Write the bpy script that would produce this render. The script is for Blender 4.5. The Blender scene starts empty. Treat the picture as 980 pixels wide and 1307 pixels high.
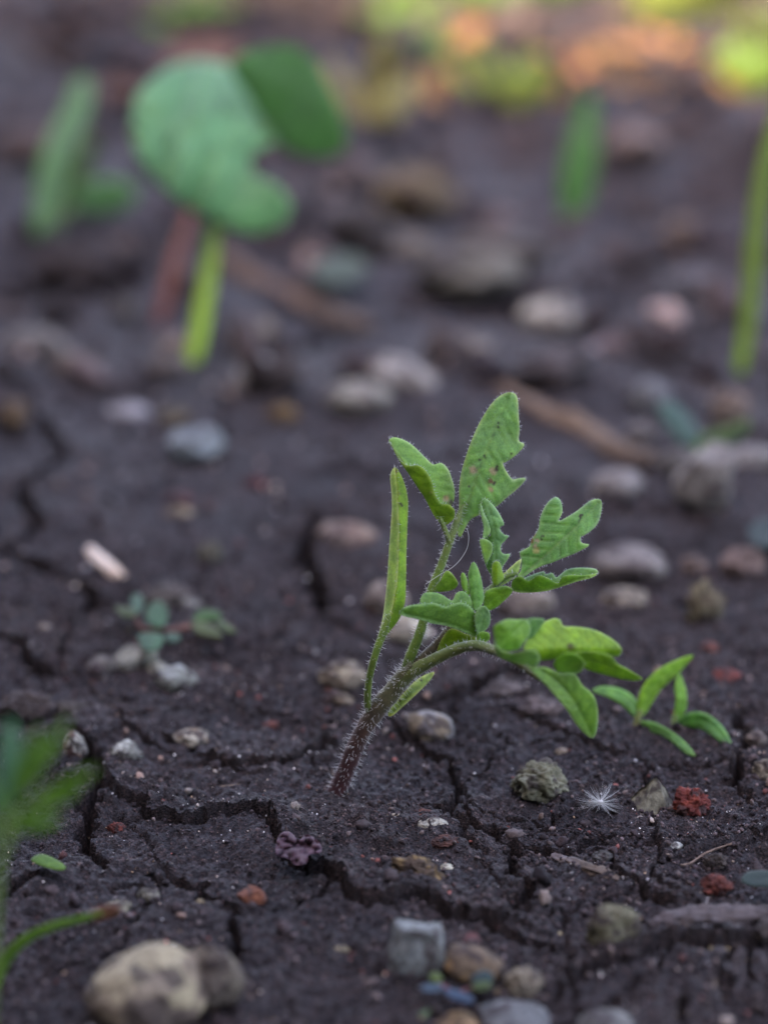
import bpy, math, random
import numpy as np
from mathutils import Vector
from mathutils.geometry import delaunay_2d_cdt

# ------------------------------------------------------------------ camera
PITCH = math.radians(20.0)
HALF = math.radians(12.0)
CAM_H = 0.18
K = math.tan(HALF) / 653.5                     # photo is 980 x 1307
F = np.array([0, math.cos(PITCH), -math.sin(PITCH)])
U = np.array([0, math.sin(PITCH), math.cos(PITCH)])
R = np.array([1.0, 0, 0])
def ray(px, py):
    px = np.asarray(px, float); py = np.asarray(py, float)
    return F + ((px - 490) * K)[..., None] * R - ((py - 653.5) * K)[..., None] * U
BASE_PX = (433, 1008)
_rb = ray(*BASE_PX)
D0 = CAM_H / -_rb[2]                           # depth of the seedling's foot
CAM = -_rb * D0                                # so the foot of the seedling is the world origin
S0 = K * D0                                    # metres per photo pixel at the seedling

scene = bpy.context.scene
cd = bpy.data.cameras.new('camera'); cam = bpy.data.objects.new('camera', cd)
scene.collection.objects.link(cam); scene.camera = cam
cam.location = CAM; cam.rotation_euler = (math.pi / 2 - PITCH, 0, 0)
cd.sensor_fit = 'VERTICAL'; cd.sensor_height = 36.0; cd.angle = 2 * HALF
cd.clip_start = 0.01; cd.clip_end = 500
cd.dof.use_dof = True; cd.dof.focus_distance = D0 - 0.0125; cd.dof.aperture_fstop = 7.8

# ------------------------------------------------------------------ light
SUN_EL, SUN_AZ = math.radians(50), math.radians(225)      # low sun from behind and left
w = bpy.data.worlds.new('World'); scene.world = w; w.use_nodes = True
nt = w.node_tree; bg = nt.nodes['Background']
sky = nt.nodes.new('ShaderNodeTexSky'); sky.sky_type = 'NISHITA'; sky.sun_disc = False
sky.sun_elevation = SUN_EL; sky.sun_rotation = SUN_AZ; sky.air_density = 1.0; sky.dust_density = 2.5; sky.ozone_density = 1.0
nt.links.new(sky.outputs[0], bg.inputs[0]); bg.inputs[1].default_value = 0.15
sd = bpy.data.lights.new('sun', 'SUN'); sd.energy = 2.4; sd.angle = math.radians(0.5); sd.color = (1.0, 0.86, 0.60)
sun = bpy.data.objects.new('sun', sd); scene.collection.objects.link(sun)
sdir = Vector((math.sin(SUN_AZ) * math.cos(SUN_EL), math.cos(SUN_AZ) * math.cos(SUN_EL), math.sin(SUN_EL)))
sun.rotation_euler = sdir.to_track_quat('Z', 'Y').to_euler(); sun.location = sdir * 5
vs = scene.view_settings
vs.view_transform = 'Standard'; vs.look = 'None'; vs.gamma = 1; vs.exposure = 2.85; vs.use_curve_mapping = False
vs.use_white_balance = True; vs.white_balance_temperature = 7700; vs.white_balance_tint = 28      # the camera's 'shade' setting
scene.cycles.use_denoising = True; scene.cycles.denoising_prefilter = 'ACCURATE'; scene.cycles.use_adaptive_sampling = False
scene.cycles.max_bounces = 5; scene.cycles.transparent_max_bounces = 4

# ------------------------------------------------------------------ helpers
rng = np.random.default_rng(7)
random.seed(7)
COL = scene.collection

def hash01(ix, iy, iz, seed):
    h = (ix.astype(np.int64) * 374761393 + iy.astype(np.int64) * 668265263 + iz.astype(np.int64) * 2147483647 + seed * 1274126177) & 0xFFFFFFFF
    h = ((h ^ (h >> 13)) * 1274126177) & 0xFFFFFFFF
    h = ((h ^ (h >> 16)) * 2246822519) & 0xFFFFFFFF
    return ((h ^ (h >> 15)) & 0xFFFFFF) / float(0xFFFFFF)

def noise2(x, y, seed=0):
    xi, yi = np.floor(x), np.floor(y); fx, fy = x - xi, y - yi
    fx = fx * fx * fx * (fx * (fx * 6 - 15) + 10); fy = fy * fy * fy * (fy * (fy * 6 - 15) + 10)
    z = np.zeros_like(xi)
    a = hash01(xi, yi, z, seed); b = hash01(xi + 1, yi, z, seed); c = hash01(xi, yi + 1, z, seed); d = hash01(xi + 1, yi + 1, z, seed)
    return (a + (b - a) * fx + (c - a) * fy + (a - b - c + d) * fx * fy) * 2 - 1

def noise3(p, seed=0):
    pi = np.floor(p); f = p - pi; f = f * f * (3 - 2 * f); r = 0
    for dx in (0, 1):
        for dy in (0, 1):
            for dz in (0, 1):
                wgt = (f[:, 0] if dx else 1 - f[:, 0]) * (f[:, 1] if dy else 1 - f[:, 1]) * (f[:, 2] if dz else 1 - f[:, 2])
                r = r + wgt * hash01(pi[:, 0] + dx, pi[:, 1] + dy, pi[:, 2] + dz, seed)
    return r * 2 - 1

def fbm2(x, y, octv, seed):
    r = 0; a = 1.0; c, s = math.cos(.7), math.sin(.7)
    for i in range(octv):
        r = r + a * noise2(x, y, seed + i * 17); a *= .5
        x, y = (c * x - s * y) * 2.03, (s * x + c * y) * 2.03
    return r

def sstep(a, b, x):
    t = np.clip((x - a) / (b - a), 0, 1); return t * t * (3 - 2 * t)

def catmull(pts, n=8, closed=False):
    P = np.asarray(pts, float); m = len(P); out = []
    for i in range(m if closed else m - 1):
        if closed: p0, p1, p2, p3 = P[i - 1], P[i], P[(i + 1) % m], P[(i + 2) % m]
        else: p0, p1, p2, p3 = P[max(i - 1, 0)], P[i], P[i + 1], P[min(i + 2, m - 1)]
        for j in range(n):
            t = j / n
            out.append(.5 * ((2 * p1) + (p2 - p0) * t + (2 * p0 - 5 * p1 + 4 * p2 - p3) * t * t + (3 * p1 - p0 - 3 * p2 + p3) * t ** 3))
    if not closed: out.append(P[-1])
    return np.array(out)

def make_mesh(name, V, faces, col=None, smooth=True):
    """faces: (n,3) or (n,4) int array; col: (nverts,3)"""
    me = bpy.data.meshes.new(name); V = np.asarray(V, np.float32); faces = np.asarray(faces, np.int32)
    k = faces.shape[1]
    me.vertices.add(len(V)); me.vertices.foreach_set('co', V.ravel())
    me.loops.add(faces.size); me.loops.foreach_set('vertex_index', faces.ravel())
    me.polygons.add(len(faces)); me.polygons.foreach_set('loop_start', np.arange(0, faces.size, k, dtype=np.int32))
    me.polygons.foreach_set('loop_total', np.full(len(faces), k, np.int32))
    me.update(calc_edges=True)
    if smooth: me.polygons.foreach_set('use_smooth', np.ones(len(faces), bool))
    if col is not None:
        at = me.attributes.new('Col', 'FLOAT_COLOR', 'POINT')
        c4 = np.ones((len(V), 4), np.float32); c4[:, :3] = col; at.data.foreach_set('color', c4.ravel())
    return me

def link(name, me, mat, parent=None, loc=None):
    o = bpy.data.objects.new(name, me); COL.objects.link(o)
    if mat is not None:
        me.materials.clear(); me.materials.append(mat)
    if parent is not None:
        o.parent = parent; o.matrix_parent_inverse = parent.matrix_world.inverted()
    if loc is not None: o.location = loc
    return o

def tag(o, label=None, cat=None, group=None, kind=None):
    if label: o['label'] = label
    if cat: o['category'] = cat
    if group: o['group'] = group
    if kind: o['kind'] = kind
    return o

def root(name, loc, label, cat, group=None):
    o = bpy.data.objects.new(name, None); COL.objects.link(o); o.empty_display_size = .005
    o.location = loc; bpy.context.view_layer.update()
    return tag(o, label, cat, group)

def child(name, V, faces, mat, parent, col=None, smooth=True):
    V = np.asarray(V) - np.array(parent.matrix_world.translation)
    me = make_mesh(name, V, faces, col, smooth); o = bpy.data.objects.new(name, me); COL.objects.link(o)
    me.materials.append(mat); o.parent = parent
    return o

def solo(name, V, faces, mat, col=None, smooth=True, origin=None):
    V = np.asarray(V); origin = V.mean(0) if origin is None else np.asarray(origin)
    o = link(name, make_mesh(name, V - origin, faces, col, smooth), mat); o.location = origin
    return o

# ------------------------------------------------------------------ materials
def base_mat(name):
    m = bpy.data.materials.new(name); m.use_nodes = True
    return m, m.node_tree, m.node_tree.nodes['Principled BSDF'], m.node_tree.nodes['Material Output']

def tex(nt, kind, scale, detail=4, rough=.6, coord='Object'):
    tc = nt.nodes.new('ShaderNodeTexCoord')
    n = nt.nodes.new('ShaderNodeTexNoise' if kind == 'noise' else 'ShaderNodeTexVoronoi')
    n.inputs['Scale'].default_value = scale
    if kind == 'noise': n.inputs['Detail'].default_value = detail; n.inputs['Roughness'].default_value = rough
    nt.links.new(tc.outputs[coord], n.inputs['Vector']); return n

def ramp(nt, fac, stops):
    r = nt.nodes.new('ShaderNodeValToRGB'); e = r.color_ramp.elements
    while len(e) < len(stops): e.new(.5)
    for i, (p, c) in enumerate(stops): e[i].position = p; e[i].color = (*c, 1)
    nt.links.new(fac, r.inputs[0]); return r.outputs[0]

def mix(nt, a, b, fac, mode='MIX'):
    n = nt.nodes.new('ShaderNodeMix'); n.data_type = 'RGBA'; n.blend_type = mode
    for sock, v in ((n.inputs[6], a), (n.inputs[7], b), (n.inputs[0], fac)):
        if hasattr(v, 'links'): nt.links.new(v, sock)
        else: sock.default_value = v if not isinstance(v, tuple) else (*v, 1)
    return n.outputs[2]

def bump(nt, h, strength, dist, prev=None):
    b = nt.nodes.new('ShaderNodeBump'); b.inputs['Strength'].default_value = strength; b.inputs['Distance'].default_value = dist
    nt.links.new(h, b.inputs['Height'])
    if prev is not None: nt.links.new(prev, b.inputs['Normal'])
    return b.outputs[0]

def attr(nt, name='Col'):
    a = nt.nodes.new('ShaderNodeAttribute'); a.attribute_name = name; return a.outputs['Color']

def soil_material():
    m, nt, p, out = base_mat('dark_loam')
    big = tex(nt, 'noise', 55, 5, .6); mid = tex(nt, 'noise', 420, 6, .7); fine = tex(nt, 'noise', 3200, 3, .7)
    c1 = ramp(nt, big.outputs[0], [(.3, (.0165, .0112, .0112)), (.7, (.052, .0365, .0345))])
    c2 = ramp(nt, mid.outputs[0], [(.28, (.45, .45, .45)), (.55, (1, 1, 1)), (.75, (1.35, 1.25, 1.2))])
    c3 = ramp(nt, fine.outputs[0], [(.3, (.3, .3, .31)), (.55, (1, 1, 1)), (.72, (1.9, 1.85, 1.8))])
    c = mix(nt, mix(nt, c1, c2, 1.0, 'MULTIPLY'), c3, 1.0, 'MULTIPLY')
    gv = tex(nt, 'voronoi', 3400); sx = nt.nodes.new('ShaderNodeSeparateColor'); nt.links.new(gv.outputs['Color'], sx.inputs[0])
    c = mix(nt, c, ramp(nt, sx.outputs[0], [(0, (.45, .45, .46)), (.6, (1, 1, 1)), (.86, (1.5, 1.45, 1.4)), (.97, (3.4, 3.2, 3.0))]), 1.0, 'MULTIPLY')
    red = tex(nt, 'noise', 230, 4, .75)
    rm = ramp(nt, red.outputs[0], [(.66, (0, 0, 0)), (.76, (.55, .55, .55))])
    c = mix(nt, c, (.09, .035, .032), rm)
    nt.links.new(c, p.inputs['Base Color'])
    p.inputs['Roughness'].default_value = .6; p.inputs['Specular IOR Level'].default_value = .34
    v = tex(nt, 'voronoi', 2600); 
    b = bump(nt, mid.outputs[0], .8, .0014); b = bump(nt, v.outputs['Distance'], .9, .00035, b); b = bump(nt, gv.outputs['Distance'], .8, .00025, b); b = bump(nt, fine.outputs[0], .8, .0004, b)
    nt.links.new(b, p.inputs['Normal'])
    return m

def mineral_material(name='mineral', rough=.8, scale=900, bs=.5, spec=.3):
    m, nt, p, out = base_mat(name)
    n = tex(nt, 'noise', scale, 6, .72); n2 = tex(nt, 'noise', scale * .28, 4, .6)
    v = ramp(nt, n.outputs[0], [(.28, (.55, .54, .53)), (.5, (1, 1, 1)), (.75, (1.25, 1.22, 1.18))])
    v2 = ramp(nt, n2.outputs[0], [(.3, (.68, .66, .66)), (.62, (1.1, 1.1, 1.1))])
    c = mix(nt, mix(nt, attr(nt), v, 1.0, 'MULTIPLY'), v2, 1.0, 'MULTIPLY')
    nt.links.new(c, p.inputs['Base Color']); p.inputs['Roughness'].default_value = rough
    p.inputs['Specular IOR Level'].default_value = spec
    b = bump(nt, n2.outputs[0], bs * .9, .0016); b = bump(nt, n.outputs[0], bs * 1.3, .0008, b); nt.links.new(b, p.inputs['Normal'])
    return m

def leaf_material(name, transl=.35, gain=(1.25, 1.15, .35), rough=.5, sheen=.35):
    m, nt, p, out = base_mat(name)
    n = tex(nt, 'noise', 650, 6, .72); n2 = tex(nt, 'noise', 3500, 2, .5)
    v = ramp(nt, n.outputs[0], [(.27, (.55, .66, .70)), (.52, (1, 1, 1)), (.74, (1.35, 1.2, .95))])
    v2 = ramp(nt, n2.outputs[0], [(.3, (.86, .86, .86)), (.7, (1.12, 1.12, 1.12))])
    c = mix(nt, mix(nt, attr(nt), v, 1.0, 'MULTIPLY'), v2, 1.0, 'MULTIPLY')
    nt.links.new(c, p.inputs['Base Color']); p.inputs['Roughness'].default_value = rough
    p.inputs['Sheen Weight'].default_value = sheen; p.inputs['Sheen Roughness'].default_value = .4
    p.inputs['Specular IOR Level'].default_value = .4
    b = bump(nt, n.outputs[0], .35, .0006); b = bump(nt, n2.outputs[0], .25, .00015, b); nt.links.new(b, p.inputs['Normal'])
    t = nt.nodes.new('ShaderNodeBsdfTranslucent'); nt.links.new(mix(nt, c, gain, 1.0, 'MULTIPLY'), t.inputs[0])
    ms = nt.nodes.new('ShaderNodeMixShader'); ms.inputs[0].default_value = transl
    nt.links.new(p.outputs[0], ms.inputs[1]); nt.links.new(t.outputs[0], ms.inputs[2]); nt.links.new(ms.outputs[0], out.inputs[0])
    return m

def wood_material():
    m, nt, p, out = base_mat('weathered_wood')
    n = tex(nt, 'noise', 700, 5, .7)
    v = ramp(nt, n.outputs[0], [(.28, (.45, .43, .42)), (.5, (1, 1, 1)), (.75, (1.35, 1.3, 1.25))])
    nt.links.new(mix(nt, attr(nt), v, 1.0, 'MULTIPLY'), p.inputs['Base Color'])
    p.inputs['Roughness'].default_value = .8; p.inputs['Specular IOR Level'].default_value = .3
    nt.links.new(bump(nt, n.outputs[0], .6, .0006), p.inputs['Normal'])
    return m

def hair_material():
    m, nt, p, out = base_mat('plant_hair')
    p.inputs['Base Color'].default_value = (.78, .80, .76, 1); p.inputs['Roughness'].default_value = .4
    t = nt.nodes.new('ShaderNodeBsdfTranslucent'); t.inputs[0].default_value = (.8, .82, .78, 1)
    ms = nt.nodes.new('ShaderNodeMixShader'); ms.inputs[0].default_value = .5
    nt.links.new(p.outputs[0], ms.inputs[1]); nt.links.new(t.outputs[0], ms.inputs[2]); nt.links.new(ms.outputs[0], out.inputs[0])
    return m

def shade_wall_material():
    m, nt, p, out = base_mat('shade_wall_render')
    n = tex(nt, 'noise', 6, 8, .65); n2 = tex(nt, 'noise', 140, 4, .6)
    nt.links.new(ramp(nt, n.outputs[0], [(.3, (.10, .085, .075)), (.7, (.18, .155, .135))]), p.inputs['Base Color'])
    p.inputs['Roughness'].default_value = .9
    nt.links.new(bump(nt, n2.outputs[0], .5, .004), p.inputs['Normal']); return m

SOIL = soil_material(); STONE = mineral_material(); CRUMB = mineral_material('crumb', .85, 2500, .3, .3)
LEAF = leaf_material('leaf', .4, (1.3, 1.2, .3), .42, .3); THINLEAF = leaf_material('thin_leaf', .5, (1.4, 1.25, .3), .45, .15); STEM = leaf_material('stem', .12, (1.1, 1.0, .4), .5, .4)
DRYLEAF = leaf_material('dry_leaf', .35, (1.2, 1.0, .7), .7, .1)
WOOD = wood_material(); HAIR = hair_material(); SHADE_WALL = shade_wall_material()

# ------------------------------------------------------------------ ground with cracks
def gpt(px, py, z=0.0):
    r = ray(px, py); t = (CAM[2] - z) / -r[..., 2]
    return CAM + r * t[..., None]

# (photo-pixel path on the soil, half width in px, depth in mm, raised far side in mm)
CRACKS = [
    ([(92, 925), (112, 955), (128, 985), (112, 1015), (108, 1045), (118, 1075), (132, 1102)], 9.5, 9, .6),
    ([(132, 990), (160, 1015), (188, 1030), (235, 1046), (262, 1044), (290, 1040), (318, 1038), (338, 1047), (352, 1062), (372, 1085), (387, 1101), (425, 1122), (449, 1138), (480, 1155), (508, 1153), (536, 1148), (564, 1164), (598, 1171), (630, 1180), (640, 1172)], 5.5, 6, 1.6),
    ([(425, 1125), (397, 1147), (373, 1160), (352, 1167)], 5, 5, 0),
    ([(597, 1021), (600, 1040), (609, 1051), (623, 1055), (642, 1060), (658, 1074), (660, 1084), (657, 1098), (668, 1123), (663, 1150), (650, 1165), (636, 1178)], 4.8, 6, .3),
    ([(636, 1180), (655, 1190), (690, 1195), (718, 1206), (748, 1215)], 4.5, 5, .4),
    ([(660, 1071), (693, 1077), (726, 1079), (752, 1071), (775, 1066), (795, 1058)], 4.2, 5, .3),
    ([(754, 1077), (778, 1092), (792, 1112), (808, 1126), (840, 1141), (868, 1152)], 4.2, 5, .5),
    ([(900, 1212), (850, 1212), (815, 1220), (767, 1229), (738, 1242), (722, 1253), (706, 1276)], 6.5, 8, .8),
    ([(808, 1214), (850, 1207), (900, 1207), (950, 1201), (1000, 1200), (1060, 1202)], 15, 10, 1.0),
    ([(868, 1262), (872, 1285), (870, 1320)], 4.5, 5, 0), ([(942, 1203), (952, 1225), (965, 1243), (990, 1260)], 5, 5, 0),
    ([(484, 908), (505, 922), (530, 940), (558, 958), (572, 975), (588, 1001), (597, 1023)], 5.2, 6, .4),
    ([(414, 652), (400, 662), (391, 686), (393, 715), (404, 742), (408, 760), (416, 787)], 8.5, 10, 1.0),
    ([(30, 490), (60, 540), (84, 570), (64, 590), (43, 607), (26, 629), (30, 646), (47, 671), (9, 697), (-20, 705)], 7, 9, .8),
    ([(9, 697), (56, 719), (103, 740), (122, 753), (108, 772), (99, 783), (88, 798)], 8, 10, .8),
    ([(-20, 800), (0, 813), (30, 834), (47, 851), (70, 860)], 6.5, 8, .8),
    ([(270, 972), (300, 979), (330, 976), (372, 970), (392, 958), (415, 946), (432, 938)], 4.2, 5, .6),
    ([(178, 1106), (205, 1114), (236, 1122), (268, 1140), (298, 1158), (293, 1183), (303, 1217), (298, 1240), (310, 1262)], 4.6, 6, .3),
    ([(944, 905), (949, 935), (945, 960), (935, 985), (948, 1012), (975, 1030)], 6, 7, .5),
    ([(545, 898), (585, 890), (622, 872), (668, 862), (700, 848)], 5, 6, 1.2),
    ([(640, 905), (690, 925), (740, 945), (790, 965)], 2.6, 2.5, .5),
    ([(420, 790), (450, 800), (480, 828)], 3, 3, .4), ([(0, 1150), (20, 1128), (45, 1118)], 7, 6, .6),
    ([(205, 930), (240, 945), (262, 962), (272, 974)], 3, 3, .3), ([(640, 1060), (690, 1050), (720, 1030)], 2, 2, .2),
    ([(-10, 350), (60, 330), (110, 300)], 14, 12, 2), ([(600, 250), (660, 270), (720, 262)], 9, 8, 1),
    ([(800, 470), (850, 478), (900, 470)], 9, 8, 2), ([(470, 235), (440, 262), (390, 300)], 9, 9, 3),
]
CR = []
for path, wpx, dep, lift in CRACKS:
    p = catmull(path, 4); g = gpt(p[:, 0], p[:, 1])
    depth = ((g - CAM) @ F).mean()
    CR.append((g[:, :2], wpx * K * depth * 1.4, dep * .0014, lift * .0012))

def ground_macro(x, y):
    far = sstep(.05, .7, y); r2 = x * x + y * y
    z = .0016 * fbm2(x * 22 + 3.1, y * 22, 3, 11) + far * .017 * fbm2(x * 9 + 1.7, y * 9, 3, 5)
    z = z + .0011 * (1 - far) * noise2(x * 70, y * 70, 31) + far * .008 * fbm2(x * 50, y * 50, 2, 41)
    return z + .0018 * np.exp(-r2 / .00018)
_z00 = float(ground_macro(np.array([0.0]), np.array([0.0]))[0])

def ground_height(x, y, fine=True):
    shp = x.shape; x = x.ravel(); y = y.ravel()
    z = ground_macro(x, y) - _z00 + .0002
    wx = x + .0011 * fbm2(x * 260, y * 260, 2, 71) + .0006 * noise2(x * 1000, y * 1000, 75); wy = y + .0011 * fbm2(x * 260 + 9, y * 260, 2, 72) + .0006 * noise2(x * 1000, y * 1000, 76)
    wn = .75 + .45 * noise2(x * 160, y * 160, 77)
    dmin = np.full(len(x), 1.0)
    for pts, hw, dep, lift in CR:
        lo, hi = pts.min(0) - .014, pts.max(0) + .014
        idx = np.nonzero((wx > lo[0]) & (wx < hi[0]) & (wy > lo[1]) & (wy < hi[1]))[0]
        if not len(idx): continue
        ax, ay = wx[idx], wy[idx]; best = np.full(len(idx), 9.0); side = np.zeros(len(idx)); tpos = np.zeros(len(idx)); n = len(pts) - 1
        for i in range(n):
            a, b = pts[i], pts[i + 1]; d = b - a; L2 = d @ d + 1e-12
            t = np.clip(((ax - a[0]) * d[0] + (ay - a[1]) * d[1]) / L2, 0, 1)
            ex, ey = ax - a[0] - t * d[0], ay - a[1] - t * d[1]; dd = np.hypot(ex, ey)
            m = dd < best; best[m] = dd[m]; tpos[m] = (i + t[m]) / n
            side[m] = np.sign(ey)[m]
        taper = np.clip(np.minimum(tpos, 1 - tpos) / .12, .3, 1)
        hwv = hw * wn[idx] * taper
        z[idx] -= dep * taper * (1 - sstep(hwv * .45, hwv * 1.15, best))
        z[idx] += (lift * np.maximum(side, 0) + .0003) * np.exp(-(best / .0055) ** 2)
        dmin[idx] = np.minimum(dmin[idx], best)
    # hairline network between the big cracks
    cell = .027; gx, gy = wx / cell, wy / cell; f1 = np.full(len(x), 9.0); f2 = np.full(len(x), 9.0); ix, iy = np.floor(gx), np.floor(gy); zz = np.zeros_like(ix)
    for dx in (-1, 0, 1):
        for dy in (-1, 0, 1):
            cx = ix + dx + hash01(ix + dx, iy + dy, zz, 3); cy = iy + dy + hash01(ix + dx, iy + dy, zz, 4)
            d = np.hypot(gx - cx, gy - cy); f2 = np.minimum(f2, np.maximum(f1, d)); f1 = np.minimum(f1, d)
    e = (f2 - f1) * cell; mask = sstep(-.45, .25, noise2(x * 38, y * 38, 91)) * (1 - sstep(.25, .6, y))
    z -= .0024 * mask * (1 - sstep(.0002, .0008, e))
    z += .0005 * mask * np.exp(-((e - .0016) / .0014) ** 2)
    if fine:
        near = 1 - sstep(.15, .6, np.hypot(x, y))
        z += near * (.00045 * fbm2(x * 330, y * 330, 2, 101) + .00040 * noise2(x * 900, y * 900, 111) + .00034 * noise2(x * 1900, y * 1900, 121))
        rough = sstep(.1, .6, noise2(x * 60 + 5, y * 60, 131))
        z += near * rough * .0010 * np.maximum(0, fbm2(x * 480, y * 480, 2, 141))
    return z.reshape(shp)

def axis(lo, hi, step, g1, mid, g2, lim_lo, lim_hi):
    a = list(np.arange(lo, hi, step))
    for sgn, lim in ((1, lim_hi), (-1, lim_lo)):
        p = a[-1] if sgn > 0 else a[0]; s = step; ext = []
        while sgn * p < sgn * lim:
            s *= g1 if abs(p) < mid else g2; p += sgn * s; ext.append(p)
        a = a + ext if sgn > 0 else ext[::-1] + a
    return np.array(a)
gx = axis(-.082, .096, .00040, 1.02, .5, 1.25, -90, 90)
gy = axis(-.088, .095, .00040, 1.013, 1.6, 1.25, -90, 120)
X, Y = np.meshgrid(gx, gy); Z = ground_height(X, Y)
V = np.stack([X, Y, Z], -1).reshape(-1, 3); nx, ny = len(gx), len(gy)
i = np.arange(nx * ny).reshape(ny, nx)
Q = np.stack([i[:-1, :-1], i[:-1, 1:], i[1:, 1:], i[1:, :-1]], -1).reshape(-1, 4)
tag(link('ground', make_mesh('ground', V, Q), SOIL), 'dark cracked garden soil', None, None, 'structure')

def surf(px, py, z=0.0):
    """photo pixel -> point on the soil surface (macro relief), lifted by z"""
    px = np.atleast_1d(np.asarray(px, float)); py = np.atleast_1d(np.asarray(py, float)); zz = np.zeros(len(px))
    for _ in range(4):
        p = gpt(px, py, zz + z) if False else np.array([gpt(a, b, c + z) for a, b, c in zip(px, py, zz)])
        zz = ground_macro(p[:, 0], p[:, 1]) - _z00
    return p

# ------------------------------------------------------------------ unseen wall added behind the camera to cast the shade on the bed
n2 = np.array([1, 1]) / math.sqrt(2); t2 = np.array([1, -1]) / math.sqrt(2)
SHADE_WALL_D, EDGE_D = -.60, .55
SHADE_WALL_HT = (EDGE_D - SHADE_WALL_D) * math.tan(SUN_EL)
def obox(c, half, yaw):
    v = np.array([[sx, sy, sz] for sx in (-1, 1) for sy in (-1, 1) for sz in (-1, 1)], float) * half
    c_, s_ = math.cos(yaw), math.sin(yaw); v = np.stack([v[:, 0] * c_ - v[:, 1] * s_, v[:, 0] * s_ + v[:, 1] * c_, v[:, 2]], -1) + c
    f = [[0, 1, 3, 2], [4, 6, 7, 5], [0, 4, 5, 1], [2, 3, 7, 6], [0, 2, 6, 4], [1, 5, 7, 3]]
    return v, np.array(f)
wc = n2 * (SHADE_WALL_D - .11)
wr = root('added_shade_wall', (wc[0], wc[1], 0), 'unseen low brown-grey rendered wall with coping, added to shade the bed', 'wall')
v, f = obox(np.array([wc[0], wc[1], SHADE_WALL_HT / 2 - .06]), np.array([4.0, .10, SHADE_WALL_HT / 2 + .01]), -math.pi / 4); child('shade_wall_body', v, f, SHADE_WALL, wr, None, False)
for k in range(10):
    c = wc + t2 * (k - 4.5) * .8
    v, f = obox(np.array([c[0], c[1], SHADE_WALL_HT - .023]), np.array([.396, .125, .023]), -math.pi / 4); child('shade_wall_coping', v, f, SHADE_WALL, wr, None, False)

# ------------------------------------------------------------------ builders: leaf, tube, hair, stone
GREEN = (.085, .20, .045); BLUEGREEN = (.075, .20, .085); OLIVE = (.12, .22, .018); PALE = (.26, .36, .13)
def inside(poly, P):
    x, y = P[:, 0], P[:, 1]; r = np.zeros(len(P), bool); j = len(poly) - 1
    for i in range(len(poly)):
        xi, yi = poly[i]; xj, yj = poly[j]
        c = ((yi > y) != (yj > y)) & (x < (xj - xi) * (y - yi) / (yj - yi + 1e-12) + xi); r ^= c; j = i
    return r
def seg_dist(poly, P, closed=True):
    best = np.full(len(P), 1e9); side = np.zeros(len(P)); tp = np.zeros(len(P)); n = len(poly) if closed else len(poly) - 1; acc = 0
    for i in range(n):
        a, b = poly[i], poly[(i + 1) % len(poly)]; d = b - a; L = math.hypot(*d) + 1e-9
        t = np.clip(((P - a) @ d) / L ** 2, 0, 1); e = P - a - t[:, None] * d; dd = np.hypot(e[:, 0], e[:, 1])
        m = dd < best; best[m] = dd[m]; tp[m] = acc + t[m] * L; side[m] = np.sign(d[0] * e[:, 1] - d[1] * e[:, 0])[m]; acc += L
    return best, side, tp, acc

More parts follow.
